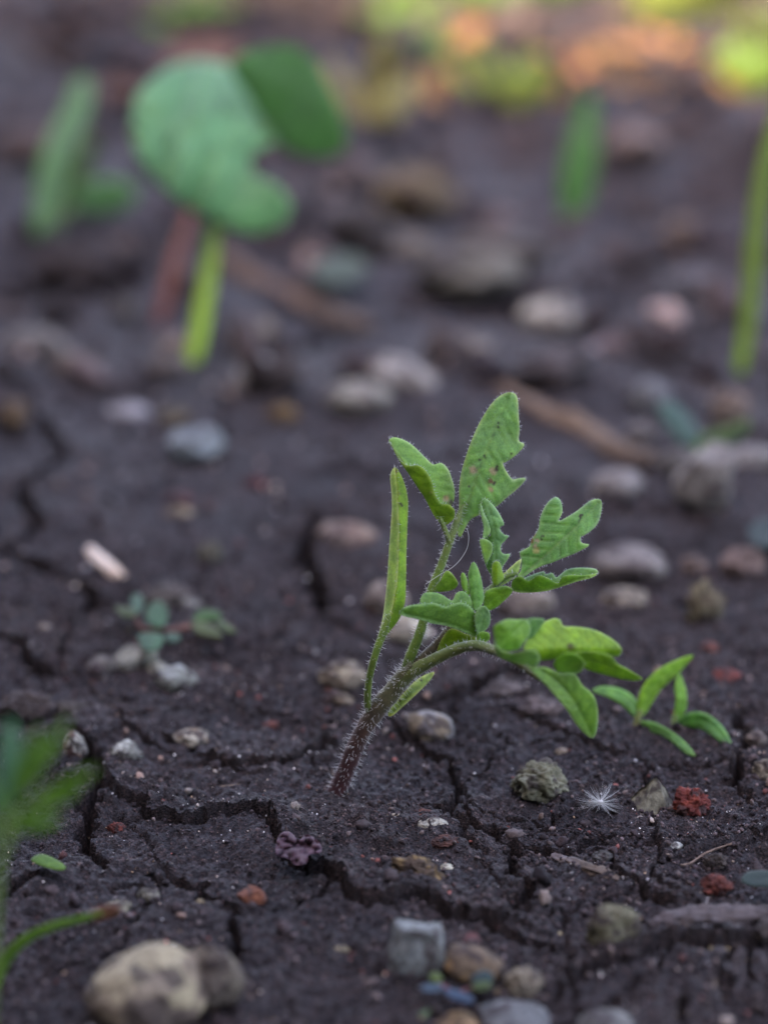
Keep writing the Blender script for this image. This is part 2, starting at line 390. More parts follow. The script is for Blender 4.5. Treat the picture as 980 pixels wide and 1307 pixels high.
def leaf_geo(outline, mid, depth, fold=(0, 0), bend=0.0, curl=0.0, step=3.0, thick=1.9, col=GREEN, edge=None, veins=True, spots=(), wave=0.0, vein_col=None, seed=0, quilt=1.7, sm=4):
    """outline/mid in photo pixels; depth: number, function or list of offsets (px, + = away) along the midrib.
       fold: slope of each half away from the viewer; bend: roll of the halves; returns V, tris, colour, boundary loop"""
    out = catmull(outline, sm, True); keep = [out[0]]
    for q in out[1:]:
        if np.hypot(*(q - keep[-1])) > step * .55: keep.append(q)
    out = np.array(keep); lo, hi = out.min(0), out.max(0)
    xs = np.arange(lo[0], hi[0], step); ys = np.arange(lo[1], hi[1], step * .87)
    G = np.array([(x + (j % 2) * step * .5, y) for j, y in enumerate(ys) for x in xs]).reshape(-1, 2)
    if len(G):
        G = G[inside(out, G)]
        if len(G): G = G[seg_dist(out, G)[0] > step * .55]
    P = np.concatenate([out, G]) if len(G) else out; nb = len(out)
    r = delaunay_2d_cdt([Vector(p) for p in P], [], [list(range(nb))], 1, 1e-6)
    P = np.array([tuple(v) for v in r[0]]); T = np.array([f for f in r[2] if len(f) == 3], int)
    a, b, c = P[T[:, 0]], P[T[:, 1]], P[T[:, 2]]; cr = (b - a)[:, 0] * (c - a)[:, 1] - (b - a)[:, 1] * (c - a)[:, 0]
    T[cr < 0] = T[cr < 0][:, [0, 2, 1]]
    mid = catmull(mid, 6) if len(mid) > 2 else np.asarray(mid, float)
    dm, sd_, tp, L = seg_dist(mid, P, False); de = seg_dist(out, P)[0]
    u = tp / L
    if callable(depth): base = depth(P)
    elif np.isscalar(depth): base = np.full(len(P), float(depth))
    else: base = np.interp(u, np.linspace(0, 1, len(depth)), depth)
    off = np.where(sd_ > 0, fold[0], fold[1]) * dm + bend * dm ** 2 / 100 + curl * (L * (u - .5)) ** 2 / 1000
    if wave: off = off + wave * np.sin(tp / 9 + seed) * np.clip(dm / 12, 0, 1.5)
    C = np.tile(np.asarray(col, float), (len(P), 1))
    C *= (1.6, 1.75, 1.45); tone = 1 + .2 * noise2(P[:, 0] / 17 + seed * 3, P[:, 1] / 17, seed + 5); C *= tone[:, None]
    if veins:
        per = 15.0; ph = (tp + dm * .9) / per; ln = np.abs(ph - np.round(ph)) * per
        vn = np.exp(-(ln / 1.3) ** 2) * np.clip(dm / 3, 0, 1) * np.clip(de / 4, 0, 1)
        off = off + quilt * (np.exp(-(dm / 2.2) ** 2) * 1.3 + vn * .8) * np.clip(de / 3, 0, 1)
        vc = np.asarray(vein_col if vein_col is not None else np.asarray(col) * 2.0 + .03)
        wv = np.clip(np.exp(-(dm / 1.3) ** 2) * .8 + vn * .34, 0, 1) * np.clip(1.25 - u, .1, 1); C = C * (1 - wv[:, None]) + vc * wv[:, None]
    ec = np.asarray(edge if edge is not None else np.asarray(col) * 1.35 + .035) * (1.9, 1.8, 1.6); we = (np.exp(-(de / 2.0) ** 2) * .75)[:, None]; C = C * (1 - we) + ec * we
    for sx, sy, sr, sc in spots:
        sr = sr * (.72 if sc[0] < .05 else 1.0)
        d = np.hypot(P[:, 0] - sx, P[:, 1] - sy) + 1.2 * noise2(P[:, 0] * .9, P[:, 1] * .9, 7); ws = (1 - sstep(sr * .6, sr * 1.15, d))[:, None]; C = C * (1 - ws) + np.asarray(sc) * ws
    return P, T, base, off, C, de, nb, thick

LEAN = 0.0
def lean(py): return -LEAN * np.clip((1008 - np.asarray(py, float)) / 180, 0, 1)
def leaf3d(geo, d0, tilt=None):
    """lift the flat outline into space about depth d0 (metres) and give it thickness"""
    P, T, base, off, C, de, nb, thick = geo; s = K * d0
    top = CAM + ray(P[:, 0], P[:, 1]) * (d0 + (base + off + lean(P[:, 1])) * s)[:, None]
    a, b, c = top[T[:, 0]], top[T[:, 1]], top[T[:, 2]]; fn = np.cross(b - a, c - a); N = np.zeros_like(top)
    for k in range(3): np.add.at(N, T[:, k], fn)
    N /= np.linalg.norm(N, axis=1)[:, None] + 1e-15
    view = top - CAM
    if (np.einsum('ij,ij->i', N, view)).mean() > 0: T = T[:, ::-1]; N = -N
    th = (thick * s * np.clip(.22 + de / 5.0, 0, 1))[:, None]
    V = np.concatenate([top + N * th * .5, top - N * th * .5]); n = len(top)
    E = {}
    for t in T:
        for i_ in range(3):
            e = (t[i_], t[(i_ + 1) % 3]); E[e] = 1
    rim = []
    for (p, q) in E:
        if (q, p) not in E: rim.append((p, p + n, q + n)); rim.append((p, q + n, q))
    FF = np.concatenate([T, T[:, ::-1] + n, np.array(rim)]); return V, FF, np.concatenate([C, C * .95 + .01]), top, N, de

HAIRS = []      # (root, tip, radius)
def margin_hairs(top, N, de, dens, length, s, nrm=.3):
    b = np.nonzero(de < .4)[0]; cen = top.mean(0)
    length *= .62
    for _ in range(int(len(b) * dens * 3.2)):
        i_ = random.choice(b); near = top[np.argsort(((top - top[i_]) ** 2).sum(1))[:14]].mean(0)
        d = top[i_] - near; d /= np.linalg.norm(d) + 1e-12; d = d + N[i_] * random.uniform(-nrm, nrm) * 2 + rng.normal(0, .35, 3); d /= np.linalg.norm(d)
        HAIRS.append((top[i_], top[i_] + d * length * s * random.uniform(.2, 1.5), .17 * s))

def surface_hairs(top, N, count, length, s):
    for _ in range(count):
        i_ = random.randrange(len(top)); d = N[i_] + rng.normal(0, .5, 3); d /= np.linalg.norm(d)
        HAIRS.append((top[i_], top[i_] + d * length * s * random.uniform(.5, 1.2), .13 * s))

def hair_mesh(hairs, segs=2):
    V, Fc = [], []
    for a, b, r in hairs:
        d = b - a; L = np.linalg.norm(d); d = d / L; p = np.cross(d, [.3, .5, .8]); p /= np.linalg.norm(p); q = np.cross(d, p); k = len(V)
        bendv = (p * random.uniform(-1, 1) + np.array([0, 0, -.4])) * L * .12
        for t, rr in ((0, 1.0), (.55, .8)):
            for an in (0, 2.094, 4.189): V.append(a + d * L * t + bendv * 4 * t * (1 - t) + (p * math.cos(an) + q * math.sin(an)) * r * rr)
        V.append(b)
        for i_ in range(3):
            j = (i_ + 1) % 3; Fc += [(k + i_, k + j, k + 3 + j), (k + i_, k + 3 + j, k + 3 + i_), (k + 3 + i_, k + 3 + j, k + 6)]
    return np.array(V), np.array(Fc)

def tube(path, radii, sides=14, n=6, flat=1.0, rough=0.0, rscale=300.0, seed=0, col=None, up=(0, 0, 1), ends=True, fibre=0.0):
    P = catmull(path, n); m = len(P); Rr = np.interp(np.linspace(0, 1, m), np.linspace(0, 1, len(radii)), radii)
    Tn = np.gradient(P, axis=0); Tn /= np.linalg.norm(Tn, axis=1)[:, None] + 1e-15
    V = []; prev = np.asarray(up, float)
    for i_ in range(m):
        a = prev - Tn[i_] * (prev @ Tn[i_]); a /= np.linalg.norm(a) + 1e-12; b = np.cross(Tn[i_], a); prev = a
        an = np.arange(sides) * 2 * math.pi / sides
        V.append(P[i_] + Rr[i_] * (np.cos(an)[:, None] * a * flat + np.sin(an)[:, None] * b))
    V = np.array(V); Nn = V - P[:, None]; Nn = Nn / (np.linalg.norm(Nn, axis=2, keepdims=True) + 1e-15)
    VV = V.reshape(-1, 3); NN = Nn.reshape(-1, 3)
    if rough:
        VV = VV + NN * (rough * (noise3(VV * rscale, seed) + .5 * noise3(VV * rscale * 2.3, seed + 3)))[:, None]
    if fibre:
        fa = np.tile(np.arange(sides), m); fb = np.repeat(np.arange(m), sides)
        VV = VV + NN * (fibre * noise2(fa * 1.3 + .17, fb * .13 + seed, seed + 8))[:, None]
    Fq = []
    for i_ in range(m - 1):
        for j in range(sides):
            k = (j + 1) % sides; a, b, c, d = i_ * sides + j, i_ * sides + k, (i_ + 1) * sides + k, (i_ + 1) * sides + j
            Fq += [(a, b, c), (a, c, d)]
    if ends:
        c0 = len(VV); VV = np.concatenate([VV, [P[0], P[-1]]]); NN = np.concatenate([NN, [-Tn[0], Tn[-1]]])
        for j in range(sides):
            k = (j + 1) % sides; Fq += [(c0, k, j), (c0 + 1, (m - 1) * sides + j, (m - 1) * sides + k)]
    t = np.concatenate([np.repeat(np.linspace(0, 1, m), sides), [0, 1]]) if ends else np.repeat(np.linspace(0, 1, m), sides)
    C = None
    if col is not None:
        col = np.asarray(col, float)
        C = np.stack([np.interp(t, np.linspace(0, 1, len(col)), col[:, k]) for k in range(3)], -1) if col.ndim == 2 else np.tile(col, (len(VV), 1))
        C = C * (1 + .18 * noise3(VV * 700, seed + 1))[:, None]
    return VV, np.array(Fq), C, NN, t

def P3(px, py, off=0.0, d=None):
    d = D0 if d is None else d
    return CAM + ray(px, py) * (d + (off + float(lean(py))) * K * d)

def ico(sub):
    t = (1 + 5 ** .5) / 2
    v = [(-1, t, 0), (1, t, 0), (-1, -t, 0), (1, -t, 0), (0, -1, t), (0, 1, t), (0, -1, -t), (0, 1, -t), (t, 0, -1), (t, 0, 1), (-t, 0, -1), (-t, 0, 1)]
    f = [(0, 11, 5), (0, 5, 1), (0, 1, 7), (0, 7, 10), (0, 10, 11), (1, 5, 9), (5, 11, 4), (11, 10, 2), (10, 7, 6), (7, 1, 8), (3, 9, 4), (3, 4, 2), (3, 2, 6), (3, 6, 8), (3, 8, 9), (4, 9, 5), (2, 4, 11), (6, 2, 10), (8, 6, 7), (9, 8, 1)]
    v = [np.array(p) / np.linalg.norm(p) for p in v]
    for _ in range(sub):
        c = {}; nf = []
        def m(a, b):
            k = (min(a, b), max(a, b))
            if k not in c: q = v[a] + v[b]; v.append(q / np.linalg.norm(q)); c[k] = len(v) - 1
            return c[k]
        for a, b, d in f:
            x, y, z = m(a, b), m(b, d), m(d, a); nf += [(a, x, z), (b, y, x), (d, z, y), (x, y, z)]
        f = nf
    return np.array(v), np.array(f)
ICO = {k: ico(k) for k in (0, 1, 3, 4)}

def stone(name, px, py, wpx, hpx, col, label, cat='stone', kind='pebble', col2=None, seed=0, rot=None, sink=.42, group=None, sub=None, mat=None, lean=0.0, deep=.8):
    c = surf(px, py + hpx * .2)[0]; dist = (c - CAM) @ F; s = K * dist
    ang = math.atan2(CAM[2] - c[2], math.hypot(*(CAM - c)[:2]))
    rx = wpx * s / 2; ry = rx * deep; h = hpx * s / 2
    rz2 = (h ** 2 - (ry * math.sin(ang)) ** 2) / math.cos(ang) ** 2; rz = math.sqrt(max(rz2, (.38 * rx) ** 2))
    if rz > 1.3 * rx: rz = 1.3 * rx
    rs = np.random.default_rng(seed + 1000); sub = sub or (4 if dist < D0 + .08 and wpx > 24 else 3)
    v, f = ICO[sub]; v = v.copy()
    nm = {'pebble': 9, 'angular': 14, 'rough': 7, 'porous': 5, 'pyramid': 0, 'block': 0, 'flat': 4, 'clod': 5}[kind]
    if kind == 'pyramid':
        for n_, d_ in (((.1, -.92, .42), .34), ((.93, -.2, .33), .33), ((-.9, -.3, .38), .33), ((0, .9, .45), .34), ((0, 0, -1), .6)):
            n_ = np.array(n_) / np.linalg.norm(n_); e = np.maximum(0, v @ n_ - d_); v -= e[:, None] * n_
        v /= np.abs(v).max(0)
    elif kind == 'block':
        for n_, d_ in (((.08, -1, .25), .52), ((1, .1, .05), .62), ((-1, -.12, .0), .6), ((0, .1, 1), .60), ((0, 1, 0), .6), ((0, 0, -1), .7), ((.7, -.1, .72), .72), ((-.75, -.5, .5), .78)):
            n_ = np.array(n_) / np.linalg.norm(n_); e = np.maximum(0, v @ n_ - d_); v -= e[:, None] * n_ * .97
        v /= np.abs(v).max(0)
    for _ in range(nm):
        n_ = rs.normal(size=3); n_ /= np.linalg.norm(n_); d_ = rs.uniform(.55, .85) if kind == 'angular' else rs.uniform(.68, .92)
        e = np.maximum(0, v @ n_ - d_); v -= e[:, None] * n_ * (.95 if kind == 'angular' else .8)
    amp = {'pebble': .09, 'angular': .05, 'rough': .15, 'porous': .27, 'pyramid': .05, 'block': .11, 'flat': .10, 'clod': .24}[kind]
    o3 = np.array([seed * 1.7, seed * .9, seed * 2.3]); dn = noise3(v * 1.7 + o3, 1) * .9 + .5 * noise3(v * 4 + o3, 2) + .32 * noise3(v * 9 + o3, 3) + .16 * noise3(v * 19 + o3, 6)
    if kind in ('porous', 'clod', 'rough'): dn = dn + .5 * noise3(v * 6.5 + o3, 4) * (1 if kind != 'rough' else .6) - .5 * np.maximum(0, noise3(v * 13 + o3, 5))
    nv = v / np.linalg.norm(v, axis=1)[:, None]; v = v + nv * (amp * dn)[:, None]
    v = v / (v.max(0) - v.min(0)) * 2; v = v - (v.max(0) + v.min(0)) / 2
    v = v * [rx, ry, rz]
    yaw = rs.uniform(-.5, .5) if rot is None else 0.0; cy, sy = math.cos(yaw * .6), math.sin(yaw * .6)
    v = np.stack([v[:, 0] * cy - v[:, 1] * sy, v[:, 0] * sy + v[:, 1] * cy, v[:, 2]], -1)
    if rot:   # roll in the picture's direction (about y), so a long stone lies at a slant
        cr_, sr_ = math.cos(rot), math.sin(rot); v = np.stack([v[:, 0] * cr_ + v[:, 2] * sr_, v[:, 1], -v[:, 0] * sr_ + v[:, 2] * cr_], -1)
    if lean: v[:, 1] += v[:, 2] * lean
    g = surf(px, py, rz * (1 - sink))[0]; zc = float(ground_macro(g[:1], g[1:2])[0] - _z00) + v[:, 2].max() * (1 - sink)
    for _ in range(3):
        cpos = gpt(px, py, zc); zc = float(ground_macro(np.array([cpos[0]]), np.array([cpos[1]]))[0] - _z00) + (-v[:, 2].min()) * (1 - sink) - .0003
    pat = sstep(-.15, .35, noise3(v / rx * 1.9 + o3, 21) + .5 * noise3(v / rx * 6 + o3, 22))
    a = np.asarray(col, float); b = np.asarray(col2 if col2 is not None else a * .55)
    C = a * pat[:, None] + b * (1 - pat)[:, None]; C = C * (1 + .14 * noise3(v / rx * 14 + o3, 23))[:, None]
    dirt = (.8 * sstep(.12, .45, noise3(v / rx * 2.6 + o3 + 7, 31) + .45 * noise3(v / rx * 8 + o3, 32)))[:, None]; C = C * (1 - dirt) + np.array([.05, .037, .035]) * dirt
    o = link(name, make_mesh(name, v, f, C), mat or STONE); o.location = cpos
    return tag(o, label, cat, group)

# ------------------------------------------------------------------ the seedling in focus
LEAN = 96.0
SPOT = (.03, .022, .012); DRY = (.42, .34, .20); BROWN = (.16, .07, .025)
seedling = root('hairy_seedling', (0, 0, 0), 'hairy green seedling with lobed leaves and purple-brown slanting stem rooted in cracked soil', 'seedling')
def sc_(pts, ox, oy, k): return [(ox + x / k, oy + y / k) for x, y in pts]

def plant_tube(name, pts, radii, col, parent, hairs=0, hlen=8, d=None, rough=0.0, seed=0, sides=14, mat=None):
    d = D0 if d is None else d; s = K * d
    path = np.array([P3(x, y, o, d) for x, y, o in pts])
    Vv, Ff, C, NN, t = tube(path, [r * s for r in radii], sides, 7, 1.0, rough * s, .12 / s, seed, col, (0, -1, .2))
    o = child(name, Vv, Ff, mat or STEM, parent, C)
    for _ in range(hairs):
        i_ = random.randrange(len(Vv) - 2); a = Vv[i_] + rng.normal(0, .8 * s, 3); dd = NN[i_] + rng.normal(0, .3, 3); dd /= np.linalg.norm(dd)
        HAIRS.append((a - NN[i_] * .8 * s, a + dd * hlen * s * random.uniform(.4, 1.2), random.uniform(.18, .32) * s))
    return o
PURP = (.060, .026, .030); PBR = (.095, .060, .045); STG = (.16, .22, .055); STG2 = (.14, .25, .035)
plant_tube('stem', [(428, 1030, 0), (432, 1008, 0), (441, 985, 0), (452, 957, 1), (466, 928, 1), (480, 907, 0), (499, 884, 0), (517, 862, 0), (530, 848, 0)], [14, 13.2, 11.5, 11, 11.3, 12.3, 11.8, 11, 9],
           [(.05, .014, .018), (.06, .017, .02), (.065, .02, .021), (.07, .03, .026), (.085, .048, .034), (.11, .085, .05), (.13, .13, .06), (.12, .12, .055), (.11, .12, .045)], seedling, 650, 9, rough=.9, seed=3, sides=20)
# petiole running right to the drooping leaf, the tall leaf's petiole, the shoot
pet_right = plant_tube('petiole', [(508, 874, -2), (527, 857, -5), (554, 842, -12), (582, 829, -24), (607, 824, -45), (630, 830, -75), (655, 842, -105), (690, 868, -135)], [10, 8.5, 7.6, 7.2, 6.6, 6, 5, 3], [(.12, .14, .05), STG, STG, (.13, .21, .05), (.15, .17, .07), (.15, .16, .08)], seedling, 280, 6, rough=.4, seed=4)
pet_tall = plant_tube('petiole', [(515, 868, 3), (523, 840, 6), (533, 815, 8), (541, 790, 9), (549, 757, 9), (558, 734, 8), (566, 713, 6), (574, 690, 4), (583, 665, 2), (592, 640, 1)], [8, 6.8, 6.4, 6, 5.6, 5.3, 5, 5, 4.6, 2.2], [(.13, .19, .045), STG2, STG2, (.13, .24, .03), (.15, .24, .05), (.15, .22, .06), (.15, .23, .06)], seedling, 420, 6.5, rough=.3, seed=5)
shoot = plant_tube('shoot', [(526, 852, 4), (546, 836, 8), (568, 812, 10), (588, 785, 8), (604, 768, 4), (620, 757, 2), (642, 738, 2), (660, 732, 0)], [8, 7.5, 7, 6.5, 6, 5, 4, 2.5], [(.10, .09, .045), (.09, .075, .045), (.11, .13, .04), (.1, .18, .03), (.12, .22, .04)], seedling, 160, 7, rough=.6, seed=6)
pet_seed = plant_tube('petiole', [(473, 910, -2), (469, 895, -4), (471.5, 865, -5), (479, 835, -5), (488, 810, -4), (496, 785, -4)], [5.5, 4.8, 4.4, 4.6, 5, 3.2], [(.10, .13, .03), (.13, .22, .03), STG2, (.15, .26, .04)], seedling, 170, 6, rough=.2, seed=7)
plant_tube('petiole', [(574, 694, 3), (570, 682, -1), (566, 672, -4), (561, 660, -6)], [3.6, 3.4, 3.2, 2], [STG, STG2], seedling, 60, 6, seed=8)

def add_leaf(name, patches, parent, d0, margin=.5, hlen=6, mat=None, hair=True, surf_h=0, label=None):
    VV, FF, CC = [], [], []; n = 0
    for g in patches:
        v, f, c, top, N, de = leaf3d(g, d0); VV.append(v); FF.append(f + n); CC.append(c); n += len(v)
        if hair:
            margin_hairs(top, N, de, margin, hlen, K * d0)
            if surf_h: surface_hairs(top, N, int(len(top) * surf_h), hlen * .5, K * d0)
    o = child(name, np.concatenate(VV), np.concatenate(FF), mat or LEAF, parent, np.concatenate(CC))
    if label: o['label'] = label
    return o
O1 = (400, 480, 3.5)
# narrow seed leaf: two halves folded along the midrib
capmid = [(504, 598), (508, 640), (509, 690), (507, 740), (503, 775), (490, 806)]
A_l = [(504, 596), (498, 606), (499.5, 628), (500, 651), (498, 680), (496, 708), (494, 740), (491, 769), (487, 796), (483, 812), (489, 812), (497, 793), (503, 770), (507, 740), (509, 690), (508.5, 650), (507.5, 620), (505.5, 602)]
A_r = [(504, 596), (510, 603), (517, 620), (520.6, 640), (520, 666), (518.6, 700), (518, 740), (517, 767), (511, 787), (502, 800), (493, 811), (487, 813), (494, 797), (501, 775), (506, 742), (508, 690), (507.5, 650), (506.5, 620), (505, 602)]
add_leaf('seed_leaf', [leaf_geo(A_l, capmid, -4, (.9, .9), col=(.20, .30, .10), edge=(.34, .42, .2), veins=False, seed=1, spots=[(500, 735, 1.6, SPOT), (503, 762, 1.5, SPOT), (506, 668, 1.5, SPOT)]),
                       leaf_geo(A_r, capmid, -4, (.5, .5), col=(.135, .255, .025), edge=(.2, .32, .06), veins=False, seed=2, spots=[(512, 645, 3.2, SPOT), (509, 672, 2.2, SPOT), (509, 680, 1.6, SPOT), (505, 602, 3.5, (.2, .13, .06)), (508, 630, 2, (.3, .33, .1))])], pet_seed, D0, .35, 5, surf_h=.05)
# second seed leaf seen edge-on under the stem
add_leaf('seed_leaf', [leaf_geo(sc_([(355, 585), (370, 545), (420, 490), (480, 430), (540, 400), (555, 402), (530, 440), (470, 500), (410, 555), (375, 585)], 390, 740, 3.379), [(498, 911), (525, 884), (552, 859)], [12, 20, 45], (.6, .6), col=(.20, .28, .10), edge=(.36, .42, .2), seed=3, vein_col=(.1, .16, .02), spots=[(510, 893, 1.6, SPOT), (518, 889, 1.4, SPOT), (523, 880, 1.6, SPOT), (531, 875, 1.5, SPOT), (537, 868, 1.5, SPOT)])], seedling, D0, .5, 7)
# big end leaf
B_o = sc_([(640, 690), (648, 630), (650, 560), (650, 500), (660, 430), (680, 360), (705, 290), (740, 210), (790, 130), (830, 90), (870, 73), (900, 80), (912, 110), (915, 170), (920, 240), (916, 288), (941, 302), (928, 328), (895, 360), (858, 384), (845, 390), (862, 428), (888, 460), (920, 456), (948, 456), (935, 478), (900, 512), (860, 545), (820, 580), (780, 600), (740, 620), (700, 642), (672, 690), (655, 720)], *O1)
Bm = sc_([(640, 720), (690, 560), (745, 400), (800, 260), (868, 100)], *O1)
fl = [(x / 3.5 + 400, y / 3.5 + 480, r, c) for x, y, r, c in [(712, 420, 5.5, DRY), (800, 425, 5, DRY), (815, 410, 3.5, (.05, .03, .015)), (790, 470, 4, BROWN), (790, 505, 4.5, DRY), (805, 480, 3, SPOT), (800, 268, 2.4, SPOT), (823, 225, 2.2, SPOT), (828, 212, 1.8, SPOT), (762, 360, 2, SPOT), (735, 340, 2, SPOT), (875, 345, 2.2, SPOT), (865, 150, 1.8, SPOT), (860, 345, 1.5, SPOT), (745, 375, 1.5, SPOT), (690, 495, 1.6, SPOT), (720, 445, 1.6, SPOT)]]
add_leaf('leaf', [leaf_geo(B_o, Bm, [2, 0, -2, 3, 10], (.55, -.28), .25, col=(.105, .225, .062), edge=(.25, .36, .17), spots=fl, seed=4, wave=1.0, vein_col=(.17, .26, .06))], pet_tall, D0, .8, 6, surf_h=.08)
# side leaflet, folded: back half and front half
Sback = sc_([(336, 292), (350, 275), (385, 278), (430, 300), (470, 335), (505, 370), (535, 395), (570, 388), (600, 415), (618, 460), (630, 510), (625, 560), (598, 600), (575, 640), (560, 600), (520, 540), (470, 470), (420, 410), (380, 360), (350, 315)], *O1)
Sfront = sc_([(345, 300), (380, 362), (410, 395), (440, 400), (470, 400), (500, 422), (528, 470), (540, 520), (568, 568), (605, 575), (630, 600), (627, 635), (602, 660), (575, 664), (558, 650), (530, 610), (500, 550), (460, 490), (420, 430), (378, 370)], *O1)
Smid = sc_([(575, 664), (530, 600), (460, 490), (380, 368), (340, 295)], *O1)
add_leaf('leaf', [leaf_geo(Sback, Smid, [0, -6, -8, -8, -4], (.75, .75), .2, col=(.11, .23, .038), edge=(.20, .34, .10), seed=5, wave=.6, spots=[(569, 637, 5, DRY), (575, 641, 3.5, (.10, .07, .04))]),
                  leaf_geo(Sfront, Smid, [0, -7, -9, -9, -4], (-.7, -.7), .3, col=(.135, .235, .020), edge=(.18, .3, .08), seed=6, wave=.5, spots=[(551, 629, 2, DRY)])], pet_tall, D0, .7, 6)
# small leaflet on the tall petiole
add_leaf('leaflet', [leaf_geo(sc_([(335, 300), (390, 220), (425, 160), (460, 163), (500, 212), (514, 250), (480, 286), (410, 300), (365, 303)], 490, 700, 5.444), sc_([(340, 298), (420, 240), (490, 200)], 490, 700, 5.444), [4, -4, -8], (.5, -.3), col=(.12, .22, .03), edge=(.22, .33, .12), seed=7, step=2.4)], pet_tall, D0, .5, 3.5)
# upright lobed leaf
O7 = (560, 620, 7.0)
Cm = sc_([(530, 880), (500, 700), (500, 540), (490, 380), (430, 160)], *O7)
add_leaf('leaf', [leaf_geo(sc_([(370, 150), (400, 115), (440, 130), (500, 190), (550, 270), (580, 345), (545, 370), (555, 410), (590, 440), (622, 450), (592, 490), (560, 520), (550, 570), (575, 608), (632, 610), (612, 660), (570, 720), (560, 760), (580, 820), (540, 872), (490, 890), (475, 850), (460, 790), (430, 740), (400, 660), (380, 580), (400, 480), (410, 400), (395, 300), (372, 220)], *O7), Cm, [0, -4, -6, -8, -2], (.5, .4), .3, col=(.075, .185, .055), edge=(.17, .32, .16), seed=8, step=2.0, wave=1.2),
                  leaf_geo(sc_([(370, 150), (364, 220), (380, 280), (398, 380), (392, 468), (440, 445), (462, 400), (445, 330), (405, 250)], *O7), sc_([(400, 440), (385, 200)], *O7), -10, (.4, -.4), col=(.12, .25, .055), edge=(.2, .36, .18), seed=9, step=2.0, veins=False),
                  leaf_geo(sc_([(364, 487), (420, 478), (470, 515), (477, 580), (450, 650), (415, 700), (392, 610)], *O7), sc_([(400, 680), (420, 490)], *O7), -13, (.5, -.4), col=(.10, .21, .02), edge=(.17, .32, .13), seed=10, step=2.0, veins=False),
                  leaf_geo(sc_([(472, 720), (490, 682), (522, 674), (550, 700), (565, 760), (583, 820), (540, 872), (490, 888), (474, 810)], *O7), sc_([(520, 880), (520, 690)], *O7), -15, (.5, .5), col=(.115, .215, .015), edge=(.16, .29, .08), seed=11, step=2.0, veins=False)], shoot, D0, .5, 4.5)
# forked right leaf
O4 = (640, 620, 7.0)
Dm = sc_([(120, 850), (350, 660), (520, 500), (710, 320), (860, 150)], *O4)
add_leaf('leaf', [leaf_geo(sc_([(140, 800), (170, 760), (176, 690), (162, 600), (190, 575), (250, 540), (262, 490), (300, 430), (330, 380), (345, 280), (390, 180), (450, 115), (500, 105), (535, 160), (540, 240), (512, 312), (600, 270), (690, 210), (780, 140), (850, 118), (890, 140), (890, 220), (860, 330), (800, 400), (740, 440), (705, 460), (715, 510), (782, 525), (740, 560), (640, 610), (540, 650), (440, 690), (360, 715), (260, 770), (190, 820)], *O4), Dm, [0, -2, -4, -2, 8], (-.45, .42), .25, col=(.075, .205, .052), edge=(.19, .33, .17), seed=12, step=2.4, wave=.8, vein_col=(.22, .34, .12),
                  spots=[(640 + x / 7, 620 + y / 7, r, c) for x, y, r, c in [(700, 280, 3.2, SPOT), (690, 310, 2.4, SPOT), (715, 265, 2, SPOT), (265, 490, 3.5, (.25, .06, .015)), (290, 440, 3.5, (.3, .22, .06)), (315, 490, 3, DRY), (312, 580, 4.5, (.36, .36, .12)), (300, 540, 3, DRY), (370, 450, 2, SPOT), (350, 470, 2, SPOT)]])], shoot, D0, .7, 4.5, surf_h=.05)
add_leaf('leaf', [leaf_geo(sc_([(100, 840), (170, 808), (240, 850), (330, 800), (420, 828), (500, 870), (540, 815), (620, 797), (740, 800), (852, 785), (800, 822), (680, 852), (560, 892), (430, 932), (300, 952), (150, 952), (90, 920)], *O4), sc_([(90, 930), (300, 945), (560, 880), (850, 780)], *O4), [-2, -6, -10, -8], (-.9, -.9), col=(.105, .22, .022), edge=(.17, .31, .10), seed=13, step=2.2, wave=.8),
                  leaf_geo(sc_([(90, 930), (160, 850), (260, 800), (370, 765), (392, 792), (450, 778), (490, 820), (560, 762), (640, 735), (760, 733), (840, 745), (858, 778), (800, 815), (680, 850), (500, 900), (300, 945), (150, 945)], *O4), sc_([(90, 930), (300, 945), (560, 880), (850, 780)], *O4), [-1, -4, -8, -6], (.9, .9), col=(.085, .20, .045), edge=(.19, .33, .15), seed=14, step=2.2, wave=.8)], shoot, D0, .7, 4)
# pale rachis web below the forked leaf and the crowded shoot tip
add_leaf('leaf', [leaf_geo(sc_([(395, 955), (560, 800), (722, 658), (728, 700), (705, 780), (640, 845), (540, 905), (450, 945)], *O7), sc_([(400, 950), (560, 850), (720, 680)], *O7), [5, 4, 2], (.3, .3), col=(.19, .29, .10), edge=(.42, .5, .28), seed=15, step=2.4)], shoot, D0, .4, 4)
add_leaf('leaf', [leaf_geo(sc_([(395, 1030), (410, 960), (440, 930), (520, 905), (600, 895), (656, 928), (640, 970), (590, 1020), (510, 1090), (420, 1120)], *O7), sc_([(400, 1100), (500, 1000), (640, 930)], *O7), [0, -3, -4], (.5, -.5), col=(.11, .23, .02), edge=(.17, .31, .10), seed=16, step=2.4, wave=1)], shoot, D0, .5, 5)
add_leaf('leaf', [leaf_geo(sc_([(262, 780), (290, 695), (318, 684), (350, 740), (380, 840), (395, 930), (402, 1010), (370, 1090), (320, 1120), (290, 1060), (275, 960), (265, 860)], *O7), sc_([(340, 1110), (330, 900), (310, 690)], *O7), [-25, -22, -14], (.5, .5), .6, col=(.075, .20, .04), edge=(.15, .29, .12), seed=17, step=2.4)], shoot, D0, .4, 4)
add_leaf('leaflet', [leaf_geo(sc_([(194, 810), (215, 774), (236, 800), (256, 850), (275, 960), (240, 980), (205, 900)], *O7), sc_([(245, 970), (215, 780)], *O7), -16, (.5, .5), col=(.10, .22, .04), seed=18, step=2.2, veins=False)], shoot, D0, .4, 3)
